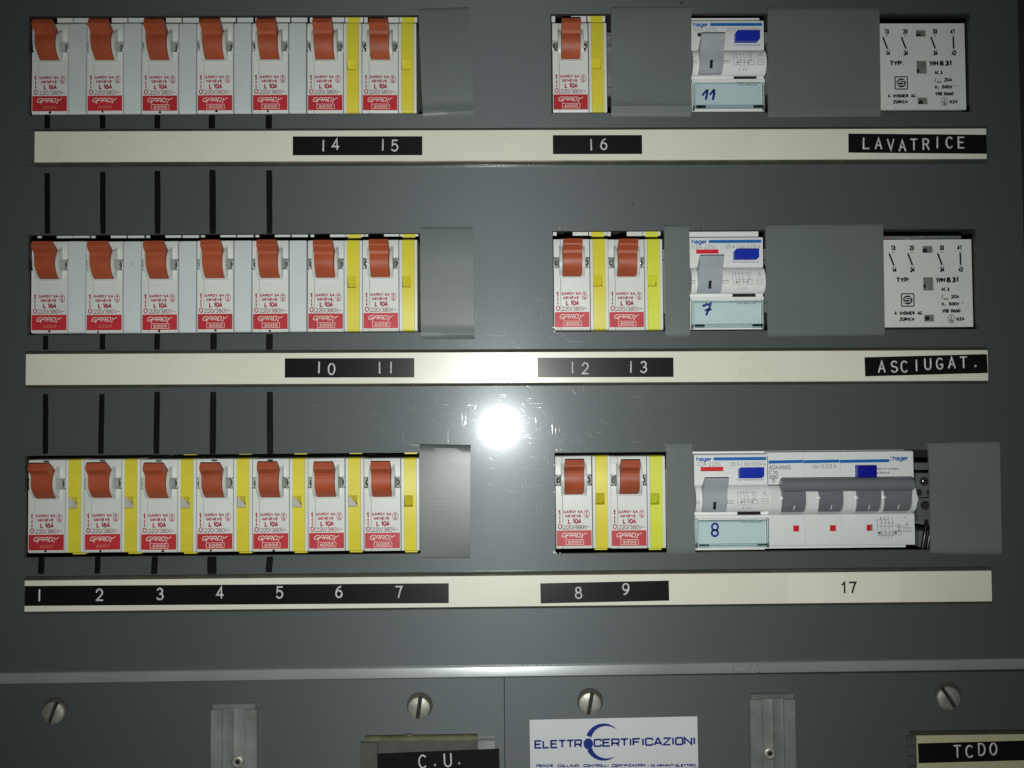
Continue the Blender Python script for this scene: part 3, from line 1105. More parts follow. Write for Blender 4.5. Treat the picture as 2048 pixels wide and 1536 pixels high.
BL = {('top', 0): 'only breaker in the right half of the top row, brown toggle',
      ('middle', 0): 'left of the two breakers in the right half of the middle row',
      ('middle', 1): 'breaker beside the lime strip in the middle row, right half',
      ('bottom', 0): 'breaker with its voltage crossed out, right half of the bottom row',
      ('bottom', 1): 'breaker beside the lime strip in the bottom row, right half'}
RS[0] = 1.0
for xs, zpx, rn, nums in (((1105.8,), 224.8, 'top', (16,)), ((1108.2, 1217.4), 660.8, 'middle', (12, 13)),
                          ((1112.2, 1222.0), 1098.4, 'bottom', (8, 9))):
    for i, xp in enumerate(xs):
        x, z = P(xp, zpx, BY)
        breaker(x, z, '10', BL[(rn, i)],
                'circuit breakers with brown toggles', strike=(rn == 'bottom' and i == 0))
        col = 'lime yellow' if i == 1 else 'yellow'
        aux(x+BW+.05, z, '%s strip module in the %s right block, %s' % (col, rn, ('between two breakers', 'next to a narrow grey cover')[i] if rn != 'top' else 'next to a wide grey cover'), lime=(i == 1))


# ================================================================== RESIDUAL CURRENT SWITCHES
def rcd_meshes():
    M = {}
    Wd, Hd = 35.3, 44.6
    arc_b = [(0.9-4.4*math.cos(math.radians(a)), 23.3+6.4*math.sin(math.radians(a))) for a in range(-75, 76, 10)]

    def prof(hole=None):
        """outline, top to bottom; hole = (z0, z1, depth) cut into it"""
        pts = [(9, Hd), (1.0, Hd), (.3, Hd-.3), (0, Hd-1.0)]
        rest = [(0, 30.1), (0.9, 29.7)]+arc_b[::-1]+[(1.0, 17.0), (1.0, 15.7), (-.3, 15.5), (-.3, 14.2), (.6, 13.6), (.6, 0), (9, 0)]
        al = pts+rest
        if hole:
            z0, z1, d = hole
            out, done = [], False
            for i, p in enumerate(al):
                out.append(p)
                if i+1 < len(al) and not done:
                    n_ = al[i+1]
                    if p[1] >= z1 and n_[1] <= z0 and n_[1] < p[1]:
                        def yy(z):
                            k = (p[1]-z)/(p[1]-n_[1])
                            return p[0]+(n_[0]-p[0])*k
                        out += [(yy(z1), z1), (d, z1), (d, z0), (yy(z0), z0)]
                        done = True
            return out
        return al
    bm = bmesh.new()
    flag = (36.5, 38.6, 1.6)
    slot = (15.75, 16.95, 5.0)
    prism(bm, prof(), 0, 3.1)
    prism(bm, prof(flag), 3.1, 14.0)
    prism(bm, prof(), 14.0, 20.6)
    prism(bm, prof(slot), 20.6, 31.6)
    prism(bm, prof(), 31.6, Wd)
    box(bm, .1, Wd-.1, 6, 40, -2, 48.4)
    M['body'] = mesh(bm, 'device_white', 30)
    bm = bmesh.new()
    box(bm, 20.62, 31.58, .4, 4.9, 15.0, 17.6)  # black fill in the opening, its darkness painted as colour
    M['slot'] = mesh(bm, 'black_gap')
    bm = bmesh.new()
    box(bm, 3.15, 13.95, .7, 1.5, 36.55, 38.55)
    M['flag'] = mesh(bm, 'red_flag')
    # rocker lever
    bm = bmesh.new()
    T = [(0.5, 17.2), (-3.2, 17.4), (-4.6, 19.5), (-5.4, 22.0), (-5.6, 24.5), (-5.5, 26.6), (-5.9, 28.2), (-7.4, 30.2), (-9.1, 33.4), (-9.0, 33.9), (-8.2, 34.0),
         (-4.5, 30.8), (-2.8, 29.2), (0, 29.0)]
    prism(bm, T, 2.8, 14.1)
    bmesh.ops.bevel(bm, geom=[e for e in bm.edges if abs(e.verts[0].co.x-e.verts[1].co.x) < 1e-6], offset=0.2, segments=2, affect='EDGES')
    M['lever'] = mesh(bm, 'lever_grey', 25)
    bm = bmesh.new()
    ribbon(bm, [(8.2, 18.9), (8.2, 22.6)], 1.4, 0)
    for v in bm.verts:
        v.co.y = -4.62 if v.co.z < 20 else -5.66
    M['lever_slot'] = mesh(bm, 'black_gap')
    # hinge pins on the drum
    bm = bmesh.new()
    for x0, x1 in ((0.15, 1.7), (14.6, 17.8)):
        cyl(bm, ((x0+x1)/2, -3.25, 22.3), .95, x1-x0, 'x', 14)
    M['pin'] = mesh(bm, 'translucent_white', 40)
    # test button
    bm = bmesh.new()
    poly(bm, [(20.9, 33.2), (31.6, 33.2), (32.7, 34.3), (32.7, 38.3), (22.0, 38.3), (20.9, 37.2)], -2.6, .5)
    M['button'] = mesh(bm, 'blue_button', 30)
    # clear label flap
    bm = bmesh.new()
    box(bm, 1.6, Wd-1.6, .3, .58, 2.4, 13.2)
    M['card'] = mesh(bm, 'label_cyan')
    bm = bmesh.new()
    box(bm, 1.2, Wd-1.2, -1.2, -.4, 1.2, 13.4, .15, 1)
    M['window'] = mesh(bm, 'clear_cyan')
    bm = bmesh.new()
    box(bm, 0.3, 1.15, -1.3, .5, .3, 14.0, .12, 1)
    box(bm, Wd-1.15, Wd-.3, -1.3, .5, .3, 14.0, .12, 1)
    box(bm, 1.5, Wd-1.5, -1.7, -1.25, .5, 2.3, .12, 1)
    box(bm, 1.5, 6.2, -2.1, -1.72, .6, 2.0, .1, 1)
    box(bm, Wd-6.2, Wd-1.5, -2.1, -1.72, .6, 2.0, .1, 1)
    box(bm, 1.2, Wd-1.2, -1.5, -1.22, 12.6, 13.3, .1, 1)
    M['flap_edge'] = mesh(bm, 'clear_edge', 30)
    bm = bmesh.new()
    box(bm, .2, 1.1, -.9, .5, .1, 2.4, .15, 1)
    box(bm, Wd-1.1, Wd-.2, -.9, .5, .1, 2.4, .15, 1)
    M['hinge'] = mesh(bm, 'dark_lever')
    # print
    bm = bmesh.new()
    ptext(bm, 'hager', .95, 8.6, 41.25, 43.5, -.03, .46, gap=.10)
    poly(bm, [(9.3, 41.6), (34.6, 41.6), (34.6, 43.1), (9.3, 43.1)], -.03)
    M['blue'] = mesh(bm, 'blue_print')
    bm = bmesh.new()
    ptext(bm, 'CDA 225C', 1.3, 13.2, 38.95, 40.75, -.03, .2)
    ptext(bm, '25 A / IΔn 0.03 A', 17.3, 34.0, 38.95, 40.75, -.03, .2)
    text(bm, 'Test monatlich/mensuel', 20.4, 33.2, 31.9, 32.95, -.03, .012)
    M['grey'] = mesh(bm, 'grey_ink')
    bm = bmesh.new()

    def yb(z):                                     # y of the drum surface at z
        c = max(-1, min(1, (z-23.3)/6.4))
        return .9-4.4*math.sqrt(max(0, 1-c*c))-.06

    def ln(pts, w_=.17):
        bm2 = []
        fine = []
        for (a, b), (c, d) in zip(pts, pts[1:]):
            n = max(1, int(math.hypot(c-a, d-b)/.5))
            fine += [(a+(c-a)*i/n, b+(d-b)*i/n) for i in range(n)]
        fine.append(pts[-1])
        before = len(bm.verts)
        ribbon(bm, fine, w_, 0)
    ln([(19.6, 26.9), (19.6, 21.2), (22.4, 21.2)])
    ln([(20.9, 27.2), (20.9, 25.0), (21.4, 23.2), (28.4, 23.2)])
    ln([(22.4, 27.4), (22.8, 24.2), (22.8, 20.2)])
    ln([(24.2, 27.4), (24.6, 24.2), (24.6, 20.2)])
    ln([(19.6, 26.4), (27.4, 26.4)], .12)
    ln([(26.8, 25.4), (28.2, 25.4), (28.2, 26.9), (26.8, 26.9), (26.8, 25.4)])
    ln([(27.5, 25.4), (27.5, 24.4), (27.0, 24.0), (27.0, 23.0), (28.0, 23.0), (28.0, 24.0), (27.5, 24.4)])
    ln([(25.6, 21.2), (29.2, 21.2), (29.2, 23.2), (25.2, 23.2)])
    ln([(20.4, 22.2), (26.2, 22.2)])
    ln([(31.0, 21.2), (34.0, 21.2), (34.0, 23.6), (31.0, 23.6), (31.0, 21.2)])
    ln([(31.4, 22.0), (32.0, 22.8), (32.8, 22.0), (33.5, 22.8)])
    ln([(31.7, 24.9), (32.5, 27.0), (33.3, 24.9)])
    ln([(32.0, 25.6), (33.0, 25.6)])
    ln([(22.3, 19.6), (22.7, 19.6), (22.3, 18.9), (22.8, 18.9)])
    ln([(24.4, 18.9), (24.4, 19.6), (24.1, 19.1), (24.7, 19.1)])
    ln([(25.5, 18.9), (25.5, 19.6), (26.0, 18.9), (26.0, 19.6)])
    for xc in (21.5, 26.6):
        ln([(xc-.4, 22.2), (xc+.4, 22.2)], .9)
    for v in bm.verts:
        v.co.y = yb(v.co.z)
    M['diagram'] = mesh(bm, 'grey_ink')
    bm = bmesh.new()
    text(bm, 'Fehlerstrommontage', 20.8, 32.6, 13.15, 13.9, -.36, 0.005)
    text(bm, 'indic. défaut diff.', 22.0, 31.4, 11.9, 12.7, -1.24, 0.005)
    for v in bm.verts:
        if v.co.z > 13:
            v.co.y = -1.55
            v.co.z -= .25
    M['small'] = mesh(bm, 'grey_ink')
    return M


RM = rcd_meshes()


def rcd(px, py, label, pen, flag, lever_rot):
    x, z = P(px, py, 3.0)
    t = thing('residual_current_switch', label, 'switch', (x, 3.0, z), 'two-pole residual current switches')
    b = share('body', RM['body'], t)
    share('indicator_slot_shade', RM['slot'], t)
    share('indicator_flag', RM['flag'] if flag else RM['slot_flag'], t)
    lv = share('lever', RM['lever'], t)
    share('lever_mark', RM['lever_slot'], lv)
    share('hinge_pin', RM['pin'], t)
    share('test_button', RM['button'], t)
    share('label_card', RM['card'], t)
    wn = share('label_window', RM['window'], t)
    share('window_rim', RM['flap_edge'], wn)
    share('window_hinge', RM['hinge'], wn)
    share('brand_print', RM['blue'], t)
    share('rating_print', RM['grey'], t)
    share('circuit_diagram', RM['diagram'], t)
    share('notice_print', RM['small'], t)
    bm = bmesh.new()
    for s, w_ in pen:
        ribbon(bm, s, w_*1.25, -1.26)
    obj('handwritten_number', mesh(bm, 'pen_ink'), t)
    return t


bm = bmesh.new()
box(bm, 3.15, 13.95, 1.0, 1.5, 36.55, 38.55)
RM['slot_flag'] = mesh(bm, 'black_gap')
bm = bmesh.new()
rcd(1384.5, 222.2, 'white switch marked 11 by hand, grey lever, blue button, top row',
    [([(4.7, 7.0), (5.7, 8.4), (7.0, 9.6), (7.2, 9.8)], .75), ([(7.2, 9.9), (6.9, 7.6), (6.3, 5.0)], .85),
     ([(8.2, 7.4), (9.3, 8.6), (10.2, 9.9)], .75), ([(10.4, 10.1), (10.4, 7.8), (9.7, 4.9)], .95)], False, 0)
rcd(1381.6, 659.0, 'white switch marked 7 by hand, grey lever, blue button, middle row',
    [([(5.4, 11.3), (6.4, 11.2), (7.2, 11.9), (8.4, 11.7), (9.4, 12.2), (8.8, 10.2), (7.8, 8.2), (7.2, 6.6)], .85),
     ([(6.5, 8.9), (8.0, 9.3), (9.8, 9.4)], .75)], True, 0)
rcd(1390.6, 1096.6, 'white switch marked 8 by hand, grey lever, red flag, bottom row',
    [(arc(9.2, 10.2, 1.45, 1.6, -80, 270, 16), .75), (arc(9.1, 7.3, 1.5, 1.45, 95, 450, 16), .8)], True, 0)


# ------------------------------------------------------------------ four-pole breaker (bottom row)
def wide_breaker():
    x, z = P(1537.2, 1093.2, 3.0)
    t = thing('four_pole_breaker', 'wide white four pole breaker with long dark grey lever bar, bottom row', 'breaker', (x, 3.0, z))
    Wd, Hd = 70.2, 45.0
    S = 16.4
    X = lambda c: (c-68)/S
    Z = lambda c: (940-c)/S
    bm = bmesh.new()
    drum = [(0.9-4.2*math.cos(math.radians(a)), 22.3+6.8*math.sin(math.radians(a))) for a in range(-75, 76, 10)]
    pr = [(9, Hd), (1, Hd), (.3, Hd-.3), (0, Hd-1)]+[(0, 29.6), (1.0, 29.2)]+[(3.5, 28.5), (3.5, 16.2)]+[(1, 15.4), (0, 14.9), (0, 1), (.4, .2), (1, 0), (9, 0)]
    for a, b in ((0, 17.45), (17.55, 35.1), (35.2, Wd)):
        prism(bm, pr, a, b)
    box(bm, .1, Wd-1.5, 6, 40, -2, 48.6)
    b = obj('body', mesh(bm, 'device_white', 30), t)
    # translucent guard cheeks between the handles
    for c0, c1 in ((72, 168), (350, 458), (642, 752), (938, 968), (1178, 1216)):
        bm = bmesh.new()
        prism(bm, [(4, 28.3)]+[(p[0], p[1]) for p in drum[::-1]]+[(4, 16.3)], X(c0), X(c1))
        bmesh.ops.bevel(bm, geom=[e for e in bm.edges if abs(e.verts[0].co.x-e.verts[1].co.x) < 1e-6], offset=0.25, segments=2, affect='EDGES')
        if c1-c0 > 60:
            cyl(bm, (X((c0+c1)/2), -3.1, 22.6), 1.25, .6, 'y', 16)
            ball(bm, (X((c0+c1)/2), -3.0, 26.0), .5)
            ball(bm, (X((c0+c1)/2), -2.9, 18.6), .5)
        obj('guard_cheek', mesh(bm, 'translucent_white', 35), t)
    bm = bmesh.new()
    cyl(bm, (Wd+.2, .4, 22.2), 2.3, 1.6, 'x', 20)
    obj('end_boss', mesh(bm, 'translucent_white', 40), t)
    # handles and the bar that joins them
    for c0, c1 in ((172, 348), (461, 638), (756, 933), (972, 1174)):
        bm = bmesh.new()
        T = [(3, 16.3), (-2.2, 16.6), (-3.6, 18.2), (-4.6, 20.6), (-5.2, 23.2), (-5.6, 25.6), (-6.0, 27.0), (-2.5, 29), (3, 29)]
        prism(bm, T, X(c0)-.9, X(c1)-.9)
        bmesh.ops.bevel(bm, geom=[e for e in bm.edges if abs(e.verts[0].co.x-e.verts[1].co.x) < 1e-6], offset=0.18, segments=2, affect='EDGES')
        h = obj('handle', mesh(bm, 'dark_lever', 25), t)
        bm = bmesh.new()
        xm = X((c0+c1)/2)-.6
        ribbon(bm, [(xm-.2, 17.8), (xm, 18.8), (xm+.15, 19.8)], .42, 0)
        for v in bm.verts:
            v.co.y = -3.6-(v.co.z-18.2)*.4167-.12
        obj('handle_mark', mesh(bm, 'white_ink'), h)
    bm = bmesh.new()
    sec = [(-6.0-2.9*math.cos(a), 29.8+3.2*math.sin(a)) for a in [2*math.pi*k/24 for k in range(24)]]
    sec = [(max(-8.9, y_), z_) for y_, z_ in sec]
    prism(bm, sec, X(172)-2.0, X(1210)-3.0)
    bmesh.ops.bevel(bm, geom=[e for e in bm.edges if abs(e.verts[0].co.x-e.verts[1].co.x) < 1e-6], offset=0.6, segments=3, affect='EDGES')
    obj('lever_bar', mesh(bm, 'dark_lever', 35), t)
    # test button standing above the bar
    bm = bmesh.new()
    box(bm, X(758), X(908), -3.4, .5, Z(415), Z(309), .6, 3)
    obj('test_button', mesh(bm, 'navy_button', 30), t)
    for c0 in (263, 552, 840):
        bm = bmesh.new()
        box(bm, X(c0), X(c0+48), -.05, .4, Z(826), Z(777), .1, 1)
        f = obj('indicator', mesh(bm, 'red_flag'), t)
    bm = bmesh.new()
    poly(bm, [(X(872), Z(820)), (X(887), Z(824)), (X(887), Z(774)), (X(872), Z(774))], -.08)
    obj('indicator_strip', mesh(bm, 'relay_grey'), t)  # grey strip along the right edge of the last indicator
    # print
    bm = bmesh.new()
    for a, b_ in ((78, 353), (356, 638), (641, 1030)):
        poly(bm, [(X(a), Z(293)), (X(b_), Z(290)), (X(b_), Z(266)), (X(a), Z(269))], -.03)
    ptext(bm, 'hager', X(1056), X(1182), Z(279), Z(240), -.03, .46, gap=.10)
    for c in (256, 277):
        poly(bm, [(X(1038), Z(c)), (X(1048), Z(c)), (X(1048), Z(c-10)), (X(1038), Z(c-10))], -.03)
    obj('brand_print', mesh(bm, 'blue_print'), t)
    bm = bmesh.new()
    ptext(bm, 'ADA466D', X(80), X(252), Z(339), Z(307), -.03, .24, gap=.14)
    ptext(bm, 'C16', X(80), X(152), Z(376), Z(346), -.03, .24)
    for a, b_, c, d in ((80, 150, 412, 384), (104, 126, 440, 414)):
        for p, q_ in (((a, c), (b_, c)), ((b_, c), (b_, d)), ((b_, d), (a, d)), ((a, d), (a, c))):
            ribbon(bm, [(X(p[0]), Z(p[1])), (X(q_[0]), Z(q_[1]))], .16, -.03)
    ptext(bm, '6000', X(86), X(145), Z(409), Z(387), -.03, .2)
    ptext(bm, '3', X(109), X(121), Z(436), Z(418), -.03, .2)
    obj('rating_print', mesh(bm, 'dark_grey_ink'), t)
    bm = bmesh.new()
    ptext(bm, 'IΔn 0,03 A', X(424), X(612), Z(334), Z(303), -.03, .2)
    obj('current_print', mesh(bm, 'dark_grey_ink'), t)
    bm = bmesh.new()
    text(bm, 'selbjährlich betätigen', X(905), X(1106), Z(353), Z(333), -.03, .012)
    text(bm, 'Test biannuel', X(905), X(1030), Z(380), Z(360), -.03, .012)
    obj('notice_print', mesh(bm, 'dark_grey_ink'), t)
    bm = bmesh.new()
    ptext(bm, '0', X(1140), X(1154), Z(732), Z(714), -.03, .16)
    ptext(bm, 'A', X(1147), X(1172), Z(792), Z(764), -.03, .18)
    obj('symbol_print', mesh(bm, 'dark_grey_ink'), t)
    bm = bmesh.new()

    def ln(pts, w_=.17):
        ribbon(bm, [(X(a), Z(b_)) for a, b_ in pts], w_, -.03)

    def rect(a, b_, c, d):
        for p, q_ in (((a, c), (b_, c)), ((b_, c), (b_, d)), ((b_, d), (a, d)), ((a, d), (a, c))):
            ln([p, q_])
    for k, xc in enumerate((960, 990, 1018, 1047)):
        ln([(xc, 738), (xc, 782)])
        ln([(xc-10, 782), (xc, 812), (xc, 866)])
        text(bm, '135N'[k], X(xc-12), X(xc-2), Z(734), Z(722), -.03)
        text(bm, '246N'[k], X(xc-14), X(xc-2), Z(884), Z(870), -.03)
        ln([(xc-7, 760), (xc, 772), (xc+7, 760)])
    ln([(928, 740), (1018, 740)])
    ln([(928, 740), (928, 862)])
    ln([(928, 862), (1050, 862)])
    ln([(928, 792), (1126, 792)], .12)
    ln([(1126, 784), (1126, 798)])
    ln([(936, 834), (1112, 834)])
    ln([(936, 850), (1060, 850)])
    rect(1084, 1108, 802, 778)
    ln([(1096, 778), (1096, 815)])
    rect(1088, 1104, 836, 815)
    rect(1056, 1114, 858, 826)
    rect(1130, 1187, 833, 800)
    ln([(1136, 822), (1150, 808), (1166, 824), (1182, 810)])
    for xc in (942, 1070):
        ln([(xc-8, 842), (xc+8, 842)], 1.0)
    text(bm, 'Tp', X(908), X(924), Z(750), Z(736), -.03)
    obj('circuit_diagram', mesh(bm, 'dark_grey_ink'), t)


wide_breaker()

# ------------------------------------------------------------------ terminal block and cables seen right of it
x, z = P(1834, 1100, 8.0)
t = thing('terminal_block', 'grey terminal block with round screw holes at the end of bottom row', 'terminal', (x, 8.0, z))
bm = bmesh.new()
box(bm, 1.3, 10.5, 0.6, 26, 1.2, 9.0, .3)
box(bm, .6, 10.5, 0, 26, 13.5, 25.0, .3)
box(bm, .6, 10.5, .5, 26, 25.3, 37.0, .3)
box(bm, .4, 10.5, 1.0, 26, 38.5, 42, .3)
obj('body', mesh(bm, 'terminal_grey', 35), t)
for cx, cz, r_, yy in ((4.4, 33.0, 2.1, .4), (4.4, 21.5, 2.2, -.1), (1.5, 27.6, 1.7, .4), (7.3, 27.6, 1.8, .4)):
    bm = bmesh.new()
    cyl(bm, (cx, yy, cz), r_, .5, 'y', 18)
    obj('terminal_hole', mesh(bm, 'dark_interior', 40), t)
bm = bmesh.new()
ball(bm, (4.1, .1, 33.2), .8, 1, .5, 1)
obj('terminal_screw', mesh(bm, 'metal_screw', 40), t)
for k, (a, lb) in enumerate(((0.0, 'black cable under the grey terminal block, nearer the wide breaker'),
                             (2.4, 'black cable under the grey terminal block, nearer the grey cover'))):
    bm = bmesh.new()
    tube(bm, [(x+2.0+a, 7.2, z-4), (x+2.3+a, 6.9, z+2), (x+3.2+a, 6.8, z+7), (x+4.6+a*1.1, 7.4, z+13), (x+5.4+a*1.1, 11, z+17)], 0.95)
    tag(obj('cable', mesh(bm, 'cable_black', 60)), lb, 'cable', 'black cables by the terminal block')


# ================================================================== RELAYS
def relay(px0, px1, pyb, label, full_print=True):
    yF = 4.2
    S = 3.879*4.22
    x1, z0 = P(px1, pyb, yF)
    xL = P(px0, pyb, yF)[0]
    t = thing('contactor_relay', label, 'relay', (x1, yF, z0), 'relays with white printed plates')
    Xr = lambda c: (c-1600)/S*1.003
    Zr = lambda c: (850-c)/S*1.003
    bm = bmesh.new()
    wins = [(Xr(1211), Xr(1294), Zr(262), Zr(208)), (Xr(1211), Xr(1294), Zr(560), Zr(456)), (Xr(1213), Xr(1294), Zr(806), Zr(752))]
    plate(bm, xL-x1-4, 0, 0, Zr(157), wins, 0, 1.0)
    obj('face_plate', mesh(bm, 'relay_plate'), t)
    bm = bmesh.new()
    box(bm, xL-x1-4, -.2, 3.2, 30, .2, Zr(157)-.2, .3)
    box(bm, xL-x1-4, -.1, 8.0, 30, -1.5, Zr(100), .3)
    b = obj('body', mesh(bm, 'relay_grey', 30), t)
    bm = bmesh.new()
    for a, c in ((1232, 1280), (1255, 1290), (1225, 1262)):
        pass
    cyl(bm, (Xr(1240), 3.0, Zr(520)), .9, .8, 'y', 14)
    cyl(bm, (Xr(1255), 3.0, Zr(236)), 1.1, .8, 'y', 14)
    cyl(bm, (Xr(1262), 3.0, Zr(775)), 1.0, .8, 'y', 14)
    obj('contact_stud', mesh(bm, 'black_gap', 40), t)
    for c, m_ in ((1158, 'device_white'), (1000, 'red_flag')):
        bm = bmesh.new()
        ball(bm, (Xr(c), 8.0, Zr(130)), 1.4, 1.3, .5, .55)
        obj('wire_tip', mesh(bm, m_, 40), t)
    bm = bmesh.new()
    Y = -.03
    for s, x_, z_ in (('13', 978, 222), ('23', 1126, 222), ('33', 1364, 222), ('41', 1505, 222), ('14', 984, 396), ('24', 1128, 396), ('34', 1364, 396), ('42', 1512, 396)):
        ptext(bm, s, Xr(x_-20), Xr(x_+20), Zr(z_+20), Zr(z_-20), Y, .60)
    for x_ in (978, 1126, 1362, 1510):
        closed = x_ == 1510
        ribbon(bm, [(a, b_) for a, b_ in arc(Xr(x_), Zr(257), .42, .42, 0, 360, 14)], .17, Y)
        ribbon(bm, [(a, b_) for a, b_ in arc(Xr(x_+3), Zr(363), .42, .42, 0, 360, 14)], .17, Y)
        ribbon(bm, [(Xr(x_ if closed else x_-32), Zr(266)), (Xr(x_+1), Zr(357))], .85, Y-.01)
    ptext(bm, 'TYP:', Xr(995), Xr(1108), Zr(498), Zr(455), Y, 0.72)
    ptext(bm, 'WH 8.31', Xr(1312), Xr(1496), Zr(500), Zr(455), Y, 0.78)
    ptext(bm, 'AC 3', Xr(1352), Xr(1418), Zr(567), Zr(538), Y, .54, gap=.32)
    ribbon(bm, [(Xr(1354), Zr(627)), (Xr(1364), Zr(596))], .36, Y)
    text(bm, 'th2', Xr(1368), Xr(1408), Zr(637), Zr(620), Y, .03)
    ptext(bm, '20A', Xr(1427), Xr(1494), Zr(626), Zr(596), Y, 0.48)
    ptext(bm, 'U', Xr(1353), Xr(1371), Zr(683), Zr(653), Y, 0.48)
    ribbon(bm, [(Xr(1381), Zr(690)), (Xr(1381), Zr(668))], .34, Y)
    ptext(bm, '500V', Xr(1408), Xr(1495), Zr(683), Zr(653), Y, .54, gap=.32)
    ribbon(bm, [(Xr(1508), Zr(662)), (Xr(1514), Zr(656)), (Xr(1521), Zr(662)), (Xr(1530), Zr(657))], .2, Y)
    ptext(bm, 'VDE 0660', Xr(1354), Xr(1502), Zr(738), Zr(708), Y, .54, gap=.32)
    ptext(bm, 'WZ4', Xr(1464), Xr(1534), Zr(802), Zr(773), Y, .54, gap=.32)
    ribbon(bm, [(a, b_) for a, b_ in arc(Xr(1428), Zr(787), 1.6, 2.1, 0, 360, 24)], .25, Y)
    ptext(bm, 'S', Xr(1414), Xr(1442), Zr(813), Zr(784), Y, 0.4)
    ribbon(bm, [(Xr(1428), Zr(764)), (Xr(1428), Zr(778))], .3, Y)
    ribbon(bm, [(Xr(1421), Zr(771)), (Xr(1435), Zr(771))], .3, Y)
    ptext(bm, 'A. WIDMER', Xr(975), Xr(1140), Zr(754), Zr(724), Y, .54, gap=.32)
    ptext(bm, 'AG', Xr(1158), Xr(1198), Zr(754), Zr(724), Y, 0.48)
    ptext(bm, 'ZÜRICH', Xr(1016), Xr(1134), Zr(802), Zr(772), Y, .54, gap=.32)
    # square emblem with a rounded S
    for p, q_ in (((1036, 684), (1134, 684)), ((1134, 684), (1134, 586)), ((1134, 586), (1036, 586)), ((1036, 586), (1036, 684))):
        ribbon(bm, [(Xr(p[0]), Zr(p[1])), (Xr(q_[0]), Zr(q_[1]))], .55, Y)
    ex, ez = Xr(1085), Zr(635)
    poly(bm, [(a, b_) for a, b_ in arc(ex, ez, 2.35, 2.2, 0, 357, 28)], Y-.005)
    obj('plate_print', mesh(bm, 'black_ink'), t)
    bm = bmesh.new()
    ribbon(bm, [(ex+2.4, ez+1.1), (ex-.7, ez+1.1), (ex-1.3, ez+.75), (ex-1.2, ez+.35), (ex-.6, ez+.25), (ex+.9, ez+.25), (ex+1.3, ez-.1), (ex+1.2, ez-.7), (ex+.7, ez-1.0), (ex-2.4, ez-1.0)], .42, Y-.03)
    ribbon(bm, [(ex-1.25, ez+.2), (ex-2.4, ez-.2)], .3, Y-.03)
    obj('emblem_cutout', mesh(bm, 'relay_plate'), t)
    if full_print:
        bm = bmesh.new()
        ribbon(bm, [(Xr(936), Zr(838)), (Xr(960), Zr(812)), (Xr(990), Zr(795)), (Xr(1020), Zr(815)), (Xr(1040), Zr(848))], .16, Y)
        obj('pencil_mark', mesh(bm, 'grey_ink'), t)
    return t


relay(1757, 1932.5, 219, 'relay with white printed plate at the right end of the top row')
relay(1768, 1946.5, 653.5, 'relay with white printed plate at the right end of the middle row', False)


# ================================================================== BLANKING COVERS
def cover(tl, tr, bl, br, label, prof, m_='cover_pvc'):
    """grey plastic blanking strip: outline corners in photo pixels, prof = list of (fraction down, height in mm)"""
    q4 = [P(*c, -1.2) for c in (tl, tr, bl, br)]
    cx = sum(c[0] for c in q4)/4
    cz = sum(c[1] for c in q4)/4
    bm = bmesh.new()
    nx = 6
    rows = []
    for f, h in prof:
        row = []
        for i in range(nx+1):
            g = i/nx
            X = (q4[0][0]*(1-g)+q4[1][0]*g)*(1-f)+(q4[2][0]*(1-g)+q4[3][0]*g)*f-cx
            Z = (q4[0][1]*(1-g)+q4[1][1]*g)*(1-f)+(q4[2][1]*(1-g)+q4[3][1]*g)*f-cz
            wob = .12*math.sin(3.1*g+f*5)
            row.append((X, -h-wob*(1 if 0.02 < f < 0.98 else 0), Z))
        rows.append(row)
    th = 1.0
    F = [[bm.verts.new(c) for c in r_] for r_ in rows]
    B = [[bm.verts.new((c[0], min(c[1]+th, -.05), c[2])) for c in r_] for r_ in rows]
    nr = len(rows)
    for j in range(nr-1):
        for i in range(nx):
            bm.faces.new((F[j][i], F[j][i+1], F[j+1][i+1], F[j+1][i]))
            bm.faces.new((B[j][i], B[j+1][i], B[j+1][i+1], B[j][i+1]))
        bm.faces.new((F[j][0], F[j+1][0], B[j+1][0], B[j][0]))
        bm.faces.new((F[j][nx], B[j][nx], B[j+1][nx], F[j+1][nx]))
    for i in range(nx):
        bm.faces.new((F[0][i], B[0][i], B[0][i+1], F[0][i+1]))
        bm.faces.new((F[-1][i], F[-1][i+1], B[-1][i+1], B[-1][i]))
    return tag(obj('blanking_cover', mesh(bm, m_, 32), None, (cx, 0, cz)), label, 'cover', 'grey blanking covers')


flat = [(0, .35), (.008, .9), (.02, 1.25), (.06, 1.4), (.3, 1.5), (.6, 1.5), (.92, 1.4), (.975, 1.25), (.99, .9), (1, .4)]
bow = [(0, .3), (.012, 1.4), (.03, 2.2), (.07, 2.6), (.16, 2.8), (.3, 2.95), (.5, 3.0), (.7, 2.7), (.85, 2.0), (.95, 1.3), (.99, .9), (1, .3)]
step = [(0, .4), (.01, 1.0), (.03, 1.3), (.3, 1.7), (.6, 1.8), (.80, 1.8), (.86, 1.45), (.90, 1.35), (.93, 1.8), (.965, 1.9), (.985, 1.3), (1, .4)]
lip = [(0, .35), (.01, .9), (.03, 1.3), (.4, 1.5), (.85, 1.5), (.90, 1.45), (.91, 1.75), (.925, 1.5), (.97, 1.3), (.99, .9), (1, .4)]
cover((836.4, 16), (937.8, 12.7), (846, 235.6), (948.7, 231), 'tilted grey cover right of the yellow strip in the top left block', step)
cover((1222, 12), (1382.7, 11.7), (1222.6, 232.5), (1382, 232.5), 'grey cover left of the switch marked 11, creased near its bottom', lip)
cover((1535.5, 13.4), (1758.5, 13.4), (1536.8, 233.6), (1761, 232), 'wide grey cover between the switch marked 11 and the top relay', flat)
cover((840, 453.5), (946, 453.5), (842, 678), (948.8, 678), 'grey cover with a stepped lower lip, end of the middle left block', step)
cover((1328.5, 449.5), (1378, 449), (1331, 673.5), (1380, 673.5), 'narrow grey cover beside the lime strip of the middle row', flat)
